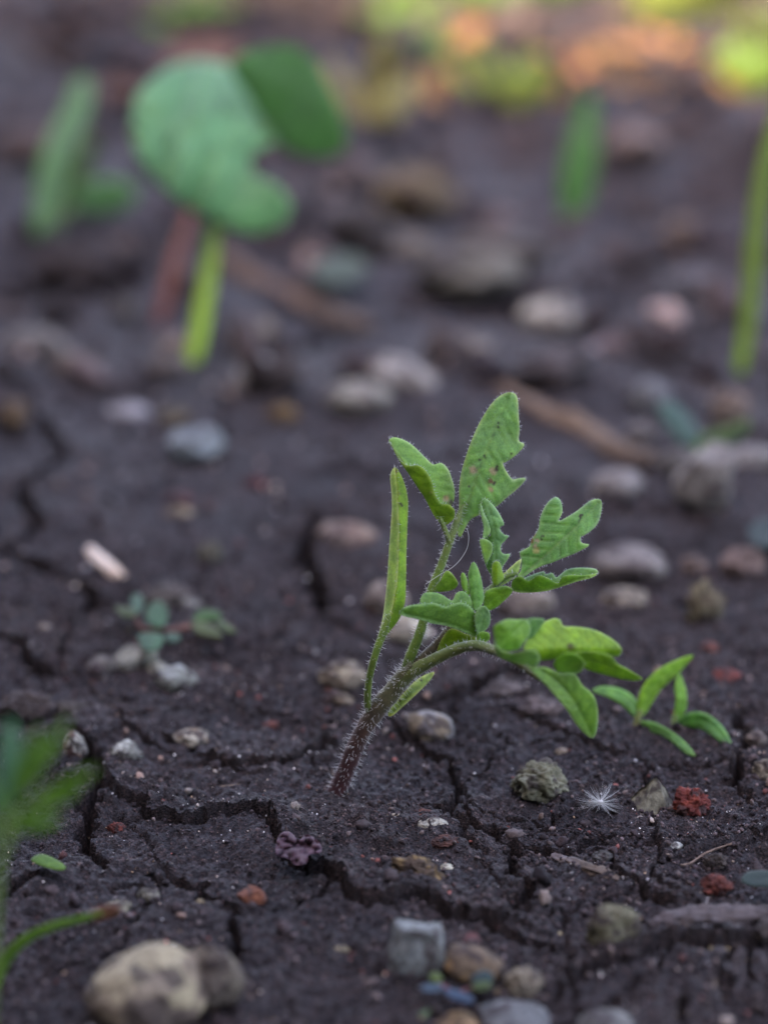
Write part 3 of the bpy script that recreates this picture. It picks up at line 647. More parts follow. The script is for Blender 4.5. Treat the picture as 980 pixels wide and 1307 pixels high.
# leaf reaching left towards the camera
OI = (490, 700, 5.444)
Im = sc_([(640, 600), (500, 545), (330, 500), (112, 445)], *OI)
add_leaf('leaf', [leaf_geo(sc_([(108, 442), (160, 402), (260, 385), (350, 380), (430, 405), (480, 385), (550, 378), (612, 420), (650, 480), (656, 560), (640, 612), (580, 592), (500, 560), (420, 535), (330, 520), (230, 490), (140, 472)], *OI), Im, [-28, -42, -60, -75], (-.35, -.35), .3, col=(.088, .20, .035), edge=(.15, .28, .13), seed=19, wave=1.2),
                  leaf_geo(sc_([(255, 400), (268, 320), (330, 304), (400, 320), (470, 362), (500, 312), (550, 298), (600, 345), (620, 430), (600, 520), (500, 500), (350, 470)], *OI), Im, [-26, -38, -52, -60], (.35, .35), col=(.085, .19, .035), edge=(.14, .28, .11), seed=20, wave=1.2)], shoot, D0, .3, 4)
add_leaf('leaflet', [leaf_geo(sc_([(628, 470), (668, 404), (712, 408), (738, 460), (732, 530), (695, 575), (645, 590)], *OI), sc_([(650, 590), (700, 420)], *OI), -38, (.6, -.4), col=(.08, .19, .05), edge=(.16, .3, .14), seed=21, step=2.4)], shoot, D0, .3, 4)
add_leaf('leaflet', [leaf_geo(sc_([(645, 600), (680, 578), (727, 588), (733, 630), (692, 657), (652, 648)], *OI), sc_([(650, 630), (725, 605)], *OI), -34, (.4, -.4), col=(.10, .22, .025), seed=22, step=2.2, veins=False)], shoot, D0, .3, 4)
add_leaf('leaf', [leaf_geo(sc_([(370, 700), (415, 605), (470, 556), (560, 590), (640, 620), (640, 660), (560, 690), (470, 715), (385, 740)], *OI), sc_([(380, 720), (480, 640), (630, 630)], *OI), [2, -6, -14], (.4, -.3), col=(.17, .25, .03), edge=(.26, .34, .14), seed=23)], shoot, D0, .5, 4)
# drooping leaf to the right, nearer the lens
OH = (600, 760, 4.9); DH = D0 - .023
def H(pts): return sc_(pts, *OH)
add_leaf('leaf', [leaf_geo(H([(330, 330), (380, 240), (440, 180), (510, 145), (560, 150), (582, 190), (660, 195), (760, 210), (860, 255), (930, 310), (947, 350), (920, 382), (880, 378), (780, 372), (650, 380), (560, 390), (480, 405), (400, 400)]), H([(340, 380), (600, 350), (930, 350)]), [4, 6, 12], (.7, .6), .1, col=(.135, .25, .016), edge=(.19, .30, .09), seed=24, spots=[(728, 826, 5, (.10, .12, .02))]),
                  leaf_geo(H([(350, 155), (400, 140), (465, 150), (445, 190), (390, 260), (350, 260)]), H([(360, 250), (440, 160)]), 16, (0, 0), col=(.06, .16, .05), seed=25, veins=False)], pet_right, DH, .15, 4)
add_leaf('leaf', [leaf_geo(H([(148, 260), (145, 200), (180, 170), (232, 148), (290, 150), (350, 150), (376, 195), (372, 245), (330, 300), (300, 340), (200, 350), (158, 330)]), H([(160, 330), (250, 250), (340, 160)]), [0, -4, 4], (.5, -.4), .4, col=(.12, .25, .04), edge=(.16, .29, .12), seed=26, wave=1.5),
                  leaf_geo(H([(152, 300), (200, 345), (280, 360), (340, 345), (400, 338), (432, 370), (428, 430), (390, 448), (300, 428), (200, 395), (160, 360)]), H([(160, 330), (300, 395), (420, 400)]), [-4, -14, -16], (.9, -1.4), col=(.15, .28, .13), edge=(.26, .38, .28), seed=27, veins=False)], pet_right, DH, .15, 4)  # lower lobe pale and bluish: specular sheen put into the leaf colour
add_leaf('leaf', [leaf_geo(H([(600, 380), (700, 350), (790, 352), (880, 378), (920, 425), (985, 462), (1078, 522), (1030, 535), (970, 530), (860, 503), (760, 475), (690, 440)]), H([(620, 390), (800, 420), (1070, 525)]), [0, 0, 8], (.5, -.4), col=(.13, .25, .02), edge=(.18, .30, .09), seed=28)], pet_right, DH, .15, 4)
add_leaf('leaflet', [leaf_geo(H([(520, 425), (568, 370), (630, 358), (692, 385), (716, 430), (692, 475), (630, 495), (550, 485)]), H([(530, 440), (620, 425), (710, 430)]), -10, (.9, -.9), .9, col=(.11, .245, .02), edge=(.16, .3, .07), seed=29, veins=False)], pet_right, DH, .15, 4)
add_leaf('leaf', [leaf_geo(H([(340, 425), (400, 445), (470, 448), (520, 468), (560, 483), (650, 488), (700, 560), (760, 610), (790, 680), (797, 780), (782, 872), (752, 892), (700, 852), (650, 790), (600, 710), (540, 640), (480, 570), (420, 510), (372, 462)]), H([(400, 450), (520, 520), (640, 650), (765, 885)]), [-8, -12, -12, 6], (-.9, .35), .1, col=(.115, .235, .045), edge=(.18, .31, .12), seed=30, vein_col=(.16, .3, .09))], pet_right, DH, .15, 4)
# loose silky thread caught on the petiole
th = [P3(x, y, -6) for x, y in sc_([(685, 680), (693, 720), (685, 770), (655, 820), (615, 858), (560, 890), (500, 930)], *O1)]
v, f, c, _, _ = tube(np.array(th), [.0000075 * 5] * 2, 5, 6); child('silk_thread', v, f, HAIR, seedling)
v, f = hair_mesh(HAIRS); tag(child('fine_hairs', v, f, HAIR, seedling), kind='stuff')
HAIRS = []; LEAN = 0.0

# ------------------------------------------------------------------ other plants
def gd(px, py): p = surf(px, py)[0]; return p, float((p - CAM) @ F)
def simple_leaf(name, outline, mid, d, parent, col, fold=(.4, .4), depth=0.0, mat=None, edge=None, step=4, veins=False, bend=.1, seed=0, vc=None):
    return add_leaf(name, [leaf_geo(outline, mid, depth, fold, bend, col=col, edge=edge if edge is not None else np.asarray(col) * 1.12, step=step, veins=veins, seed=seed, vein_col=vc, thick=3)], parent, d, hair=False, mat=mat)

def lying(d):        # depth function for leaves that rest near the soil: follows the ground plane
    def fn(P):
        r = ray(P[:, 0], P[:, 1]); t = (CAM[2] - .0025) / -r[:, 2]; return (t - d) / (K * d)
    return fn

# two little seedlings right of the hairy one
O2 = (600, 600, 2.882)
b, d = gd(811, 925)
t = root('grassy_seedling', b, 'small seedling with three narrow pointed leaves beside the drooping leaf', 'seedling')
plant_tube('stem', [(811, 932, 0), (813, 918, 0), (817, 906, 0)], [5, 5, 4], [(.16, .14, .05), (.14, .22, .04)], t, d=d)
simple_leaf('leaf', sc_([(448, 812), (480, 795), (540, 800), (590, 825), (625, 870), (628, 912), (595, 902), (560, 868), (510, 838)], *O2), sc_([(625, 905), (560, 830), (450, 812)], *O2), d, t, (.085, .21, .05), (.5, -.2), [0, -6, -14], veins=True, step=3)
simple_leaf('leaf', sc_([(612, 900), (622, 820), (660, 760), (720, 715), (818, 679), (780, 732), (740, 772), (705, 802), (672, 850), (640, 900)], *O2), sc_([(625, 900), (690, 780), (815, 682)], *O2), d, t, (.13, .26, .03), (.5, -.3), [0, -2, 4], veins=True, step=3)
simple_leaf('leaf', sc_([(615, 925), (670, 926), (730, 955), (790, 1000), (828, 1052), (790, 1042), (740, 1000), (690, 972), (640, 962)], *O2), sc_([(620, 940), (740, 975), (825, 1050)], *O2), d, t, (.085, .21, .06), (.4, -.3), [0, -50, -98], veins=True, step=3)
b, d = gd(861, 926)
t = root('grassy_seedling', b, 'small seedling with one upright and one arching narrow leaf beyond the three-leaved one', 'seedling')
plant_tube('stem', [(858, 932, 0), (860, 922, 0), (862, 912, 0)], [4.5, 4.5, 3.5], [(.12, .16, .04), (.12, .22, .04)], t, d=d)
simple_leaf('leaf', sc_([(742, 925), (755, 850), (750, 800), (765, 742), (790, 800), (796, 860), (778, 912), (752, 948)], *O2), sc_([(752, 940), (775, 850), (765, 745)], *O2), d, t, (.10, .24, .03), (.5, -.3), [0, -2, 2], veins=True, step=3)
simple_leaf('leaf', sc_([(752, 930), (800, 893), (860, 893), (910, 925), (945, 970), (962, 1018), (930, 1010), (880, 972), (830, 948), (770, 948)], *O2), sc_([(756, 938), (860, 920), (960, 1015)], *O2), d, t, (.075, .20, .065), (.4, -.3), [0, -25, -72], veins=True, step=3)

# kidney-leaved seedling behind
O8 = (0, 30, 2.042)
b, d = gd(246, 462)
t = root('kidney_leaved_seedling', b, 'seedling with two broad kidney-shaped leaves on a bright green stalk', 'seedling')
plant_tube('stem', [(240, 472, 0), (250, 445, 0), (258, 400, 0), (266, 350, 0), (271, 300, 0), (276, 250, 4)], [9, 11, 11, 10, 10, 6], [(.32, .56, .03), (.30, .54, .03), (.24, .44, .03), (.15, .32, .05)], t, d=d, seed=1)
plant_tube('leaf_stalk', [(276, 262, 4), (284, 225, 14), (310, 190, 22), (345, 165, 30)], [7, 6, 5, 4], [(.12, .26, .05), (.12, .26, .05)], t, d=d)
km = sc_([(640, 350), (540, 300), (380, 250)], *O8)
add_leaf('leaf', [leaf_geo(sc_([(345, 270), (352, 200), (390, 150), (450, 108), (520, 95), (600, 110), (670, 150), (718, 210), (738, 260), (718, 310), (672, 330), (648, 358), (668, 395), (720, 420), (757, 470), (742, 520), (700, 546), (640, 546), (580, 525), (500, 482), (430, 432), (380, 372), (352, 320)], *O8), km, [-6, -26, -6], (.75, -.8), .5, col=(.075, .21, .10), edge=(.09, .23, .10), step=5, seed=3, wave=7, quilt=2.5, thick=3),
                  leaf_geo(sc_([(340, 262), (372, 285), (405, 350), (460, 415), (530, 462), (600, 505), (650, 535), (640, 550), (580, 530), (500, 487), (430, 437), (380, 377), (350, 322)], *O8), sc_([(345, 290), (430, 410), (630, 540)], *O8), -26, (.6, -.6), .4, col=(.055, .12, .012), edge=(.07, .15, .03), step=5, seed=8, veins=False, thick=3)], t, d, hair=False)
simple_leaf('leaf', sc_([(600, 102), (680, 65), (760, 58), (815, 90), (852, 150), (890, 230), (907, 310), (870, 347), (800, 347), (740, 322), (690, 260), (640, 180)], *O8), sc_([(690, 280), (780, 200), (830, 110)], *O8), d, t, (.035, .125, .03), (.6, -.8), [26, 36, 44], veins=True, step=5, seed=4)
b, d = gd(205, 412)
t = root('bare_stalk', b, 'thin red-brown stalk standing beside the kidney-leaved seedling', 'stalk')
plant_tube('stem', [(202, 420, 0), (211, 385, 0), (222, 340, 2), (236, 295, 6), (246, 262, 10)], [8, 8, 8, 7, 6], [(.24, .07, .05), (.26, .085, .06), (.24, .09, .06)], t, d=d)
b, d = gd(75, 285)
t = root('upright_leaf_seedling', b, 'seedling with one tall folded leaf and one low leaf in dark soil', 'seedling')
simple_leaf('leaf', sc_([(85, 545), (95, 400), (125, 300), (170, 210), (198, 145), (237, 148), (238, 210), (220, 280), (185, 350), (165, 430), (150, 500), (118, 545)], *O8), sc_([(110, 545), (150, 350), (218, 150)], *O8), d, t, (.105, .20, .115), (.5, -.2), [0, -4, 8], step=5)
simple_leaf('leaf', sc_([(150, 500), (165, 430), (190, 350), (238, 290), (250, 320), (225, 420), (190, 490), (150, 530)], *O8), sc_([(150, 520), (235, 300)], *O8), d, t, (.035, .07, .02), (.3, .3), 8, step=5)
simple_leaf('leaf', sc_([(195, 440), (250, 405), (330, 410), (360, 442), (330, 482), (260, 498), (200, 490)], *O8), sc_([(190, 480), (355, 445)], *O8), d, t, (.085, .19, .105), (.6, -.3), [0, -10], step=5)
plant_tube('stem', [(70, 296, 0), (78, 280, 0), (95, 262, 2)], [6, 5, 4], [(.1, .16, .06), (.1, .2, .06)], t, d=d)

# small blue-green creeping weed and leafy bits lying on the soil
O6 = (120, 700, 4.9)
b, d = gd(205, 815)
t = root('creeping_weed', b, 'small creeping weed with round blue-green leaflets below a brown clod', 'weed')
for k_, (o_, m_, c_) in enumerate([([(235, 300), (275, 285), (310, 320), (305, 380), (270, 410), (232, 370)], [(270, 405), (270, 295)], (.10, .19, .14)),
        ([(325, 400), (360, 345), (410, 330), (455, 370), (462, 440), (430, 492), (370, 490), (330, 455)], [(395, 492), (400, 340)], (.06, .17, .085)),
        ([(275, 545), (330, 530), (400, 530), (435, 560), (420, 610), (370, 645), (315, 635), (285, 590)], [(420, 545), (320, 620)], (.085, .21, .13)),
        ([(445, 540), (490, 528), (540, 545), (530, 580), (480, 590), (445, 570)], [(450, 555), (535, 560)], (.10, .18, .14)),
        ([(130, 370), (190, 365), (260, 395), (250, 430), (180, 425)], [(255, 415), (140, 380)], (.10, .13, .03)),
        ([(620, 425), (680, 385), (740, 385), (795, 410), (780, 445), (700, 455), (640, 455)], [(630, 440), (790, 420)], (.075, .19, .03)),
        ([(760, 470), (800, 450), (850, 480), (890, 520), (850, 530), (790, 510)], [(770, 475), (885, 520)], (.12, .15, .05)),
        ([(610, 460), (690, 460), (760, 500), (800, 560), (740, 555), (640, 530)], [(615, 480), (790, 555)], (.15, .16, .05))]):
    simple_leaf('leaflet', sc_(o_, *O6), sc_(m_, *O6), d, t, np.asarray(c_) * (.27, .32, .28), (.3, -.3), (lambda P, d=d, k=k_: lying(d)(P) - 10 - 3 * k % 9), DRYLEAF, step=3, seed=k_)
plant_tube('stem', sum([[(120 + x / 4.9, 700 + y / 4.9, -4)] for x, y in [(262, 430), (300, 500), (420, 510), (500, 510), (600, 490), (700, 470)]], []), [2.5, 3, 4, 4.5, 4, 3], [(.22, .10, .07), (.24, .11, .08)], t, d=d)
b, d = gd(578, 1270)
t = root('sprouting_weed', b, 'tiny sprout with blue leaflets beside the blue-grey block of stone', 'weed')
O9 = (480, 1160, 4.083)
for k_, (o_, m_, c_) in enumerate([([(235, 400), (290, 385), (345, 395), (330, 425), (270, 435), (238, 420)], [(340, 405), (240, 410)], (.12, .20, .22)),
        ([(355, 415), (420, 425), (490, 455), (508, 485), (460, 488), (390, 465), (358, 440)], [(358, 425), (500, 478)], (.10, .19, .25)),
        ([(275, 345), (310, 330), (345, 360), (330, 380), (290, 378)], [(330, 378), (285, 345)], (.14, .22, .02)),
        ([(500, 350), (560, 320), (610, 345), (600, 380), (540, 385), (505, 375)], [(505, 370), (605, 355)], (.03, .09, .07)),
        ([(495, 400), (540, 378), (600, 385), (580, 420), (520, 425)], [(500, 410), (595, 392)], (.10, .17, .025)),
        ([(220, 550), (250, 530), (280, 525), (262, 565), (235, 575)], [(225, 565), (275, 530)], (.14, .22, .07))]):
    simple_leaf('leaflet', sc_(o_, *O9), sc_(m_, *O9), d, t, np.asarray(c_) * (.28, .28, .4), (.3, -.3), (lambda P, d=d, k=k_: lying(d)(P) - 10 - 3 * k % 7), DRYLEAF, step=3, seed=k_)
plant_tube('stem', [(480 + x / 4.083, 1160 + y / 4.083, -5) for x, y in [(310, 380), (345, 400), (400, 430), (460, 425), (510, 405), (560, 395)]], [2, 2.5, 2.5, 2.5, 2, 2], [(.25, .06, .07), (.22, .07, .06)], t, d=d)
b, d = gd(892, 575)
t = root('young_weed', b, 'young weed with two spreading blue-green leaves between pale stones', 'weed')
simple_leaf('leaf', [(838, 520), (855, 512), (878, 530), (892, 552), (896, 568), (880, 572), (862, 560), (848, 542)], [(893, 568), (842, 520)], d, t, (.05, .095, .095), (.4, -.3), [0, -8], step=4)
simple_leaf('leaf', [(884, 570), (900, 552), (925, 545), (950, 535), (958, 545), (940, 562), (915, 575), (892, 580)], [(888, 575), (955, 540)], d, t, (.075, .12, .065), (.4, -.3), [0, -6], step=4)
plant_tube('stem', [(888, 592, 0), (890, 578, 0), (892, 566, -1)], [7, 8, 6], [(.12, .20, .05), (.12, .2, .05)], t, d=d)

def ground_leaf(name, outline, mid, col, label, cat='leaf', mat=None, group=None, d_at=None, step=3, seed=0, lift=-3, fold=(-.3, -.3)):
    cx, cy = d_at or tuple(np.mean(outline, 0)); b, d = gd(cx, cy)
    g = leaf_geo(outline, mid, lying(d), fold, .1, col=col, edge=np.asarray(col), step=step, veins=False, seed=seed, wave=.8, thick=3)
    g = (*g[:2], g[2] + lift, *g[3:]); v, f, c, _, _, _ = leaf3d(g, d)
    return tag(solo(name, v, f, mat or DRYLEAF, c * .75), label, cat, group)
ground_leaf('leaf_fragment', [(40, 1098), (52, 1090), (70, 1096), (84, 1106), (78, 1111), (58, 1107)], [(40, 1098), (82, 1108)], (.055, .13, .012), 'small bright green leaf fragment lying flat on the soil')
ground_leaf('fallen_leaf', [(945, 1125), (955, 1112), (985, 1112), (1010, 1118), (1000, 1132), (965, 1132)], [(945, 1125), (1008, 1120)], (.012, .030, .026), 'dark teal leaf lying behind the bark slab')
ground_leaf('leaf_fragment', [(395, 350), (415, 328), (450, 325), (470, 340), (450, 360), (415, 362)], [(398, 350), (468, 340)], (.03, .045, .025), 'dull grey-green leaf scrap by the brown stick under the kidney leaf', step=5)
ground_leaf('leaf_fragment', [(955, 672), (985, 660), (1010, 680), (985, 700), (960, 695)], [(958, 680), (1008, 680)], (.012, .026, .026), 'dark teal leaf scrap among the pale stones', step=4)
# purple crumpled leaf
o_ = sc_([(150, 290), (165, 245), (200, 235), (235, 265), (265, 245), (310, 275), (315, 310), (270, 320), (262, 350), (225, 358), (190, 330), (155, 325)], 300, 980, 2.882)
b, d = gd(380, 1090); g = leaf_geo(o_, sc_([(155, 310), (310, 290)], 300, 980, 2.882), lying(d), (0, 0), col=(.055, .022, .036), edge=(.085, .05, .075), veins=False, step=1.6, seed=4, thick=2)
Pp = g[0]; g = (*g[:2], g[2] - 8 - 22 * np.abs(noise2(Pp[:, 0] / 11, Pp[:, 1] / 8, 3)) - 9 * noise2(Pp[:, 0] / 5, Pp[:, 1] / 5, 9), *g[3:])
v, f, c, _, _, _ = leaf3d(g, d); tag(solo('dried_leaf', v, f, DRYLEAF, c), 'crumpled dark purple dried leaf by the crack', 'dried leaf')

# plants in front at the left, out of focus
O5 = (0, 900, 3.735); d = D0 - .115
def foot(px, d):       # ground point below a given picture column at depth d
    r0 = ray(px, 653.5); y = 653.5 + ((CAM[2] - d * -r0[2]) / (d * U[2] * K)); return y
y0 = foot(-25, d)
b = P3(-25, y0, 0, d)
t = root('fine_leaved_weed', b, 'out of focus green weed with fine narrow spreading leaves', 'weed')
plant_tube('stem', [(-25, y0 + 10, 0), (-22, y0 - 150, 0), (-5, 1130, 0), (10, 1075, 0), (12, 1030, 0)], [6, 6, 6, 6, 5], [(.10, .18, .02), (.10, .22, .02)], t, d=d)
for k_, (bx, by, tx, ty, w_, c_) in enumerate([(12, 1040, 14, 916, 30, (.035, .115, .06)), (14, 1035, 52, 926, 20, (.05, .13, .014)), (16, 1030, 88, 916, 18, (.055, .14, .014)), (30, 1000, 62, 955, 14, (.055, .14, .014)),
        (14, 1050, 124, 980, 24, (.065, .155, .012)), (40, 1035, 100, 1010, 16, (.06, .15, .012)), (14, 1060, 78, 1046, 20, (.06, .15, .012)), (8, 1050, -40, 950, 26, (.045, .13, .03)), (6, 1070, -50, 1030, 20, (.05, .13, .02))]):
    dx, dy = tx - bx, ty - by; L_ = math.hypot(dx, dy); nx_, ny_ = -dy / L_ * w_ / 2, dx / L_ * w_ / 2
    simple_leaf('leaf', [(bx, by), (bx + dx * .3 + nx_ * .8, by + dy * .3 + ny_ * .8), (bx + dx * .65 + nx_, by + dy * .65 + ny_), (bx + dx * .9 + nx_ * .5, by + dy * .9 + ny_ * .5), (tx, ty), (bx + dx * .9 - nx_ * .5, by + dy * .9 - ny_ * .5), (bx + dx * .65 - nx_, by + dy * .65 - ny_), (bx + dx * .3 - nx_ * .8, by + dy * .3 - ny_ * .8)], [(bx, by), (bx + dx * .5, by + dy * .5), (tx, ty)], d, t, c_, (.3, -.3), [0, 6 - 3 * (k_ % 4), 20 - 9 * (k_ % 5)], step=5, seed=k_)
d2 = D0 - .062; y1 = foot(-60, d2); b = P3(-60, y1, 0, d2)
t = root('arching_blade', b, 'blurred green blade arching over the soil with a red-brown tip', 'grass')
simple_leaf('blade', [(-66, y1), (-58, y1 - 80), (-26, 1277), (2, 1220), (27, 1195), (60, 1179), (95, 1170), (128, 1163), (136, 1168), (110, 1176), (75, 1186), (38, 1204), (13, 1231), (-15, 1283), (-48, y1 - 70), (-56, y1)], [(-60, y1), (-20, 1270), (30, 1200), (132, 1166)], d2, t, (.055, .12, .014), (.4, -.4), [0, -6, -6, 4], step=5)
add_leaf('blade_tip', [leaf_geo([(116, 1164), (130, 1157), (148, 1155), (154, 1161), (146, 1169), (130, 1175), (117, 1174)], [(114, 1170), (153, 1161)], [2, 8], (.3, -.3), col=(.10, .035, .02), veins=False, step=4, thick=3)], t, d2, hair=False, label='red-brown withered tip')

# grass blades further back
def blade(pts, wd, col, label, name='grass_blade', base=None, mat=None, group='grass blades behind', tipw=.25):
    bx, by = pts[0]; b, d = gd(bx, by); c = catmull(pts, 5); n = len(c); tg = np.gradient(c, axis=0); tg /= np.linalg.norm(tg, axis=1)[:, None] + 1e-9; nm = np.stack([-tg[:, 1], tg[:, 0]], -1)
    u = np.linspace(0, 1, n); ww = wd / 2 * np.clip(np.minimum(.55 + 1.5 * u, tipw + (1 - u) * 2.2), tipw, 1)
    o = np.concatenate([c + nm * ww[:, None], (c - nm * ww[:, None])[::-1]])[::2]
    g = leaf_geo([tuple(q) for q in o], [tuple(q) for q in c[::3]] + [tuple(c[-1])], [0, -3, 8], (.5, .5), .1, col=col, edge=np.asarray(col) * 1.1, veins=False, step=max(4, wd / 5), thick=3, sm=2)
    if base is not None:
        y_ = g[0][:, 1]; k = sstep(by - 90, by - 10, y_)[:, None]; g = (*g[:4], g[4] * (1 - k) + np.asarray(base) * k, *g[5:])
    v, f, cc, _, _, _ = leaf3d(g, d); return tag(solo(name, v, f, mat or THINLEAF, cc, origin=b), label, 'grass', group)
blade([(942, 480), (952, 420), (960, 340), (970, 250), (992, 150), (1012, 80)], 23, (.11, .17, .03), 'long grass blade with bright lime green foot leaning right', base=(.24, .42, .02))
blade([(730, 285), (735, 240), (742, 190), (752, 120)], 42, (.05, .155, .045), 'single broad green grass blade standing in shaded soil before the sunlit patch')

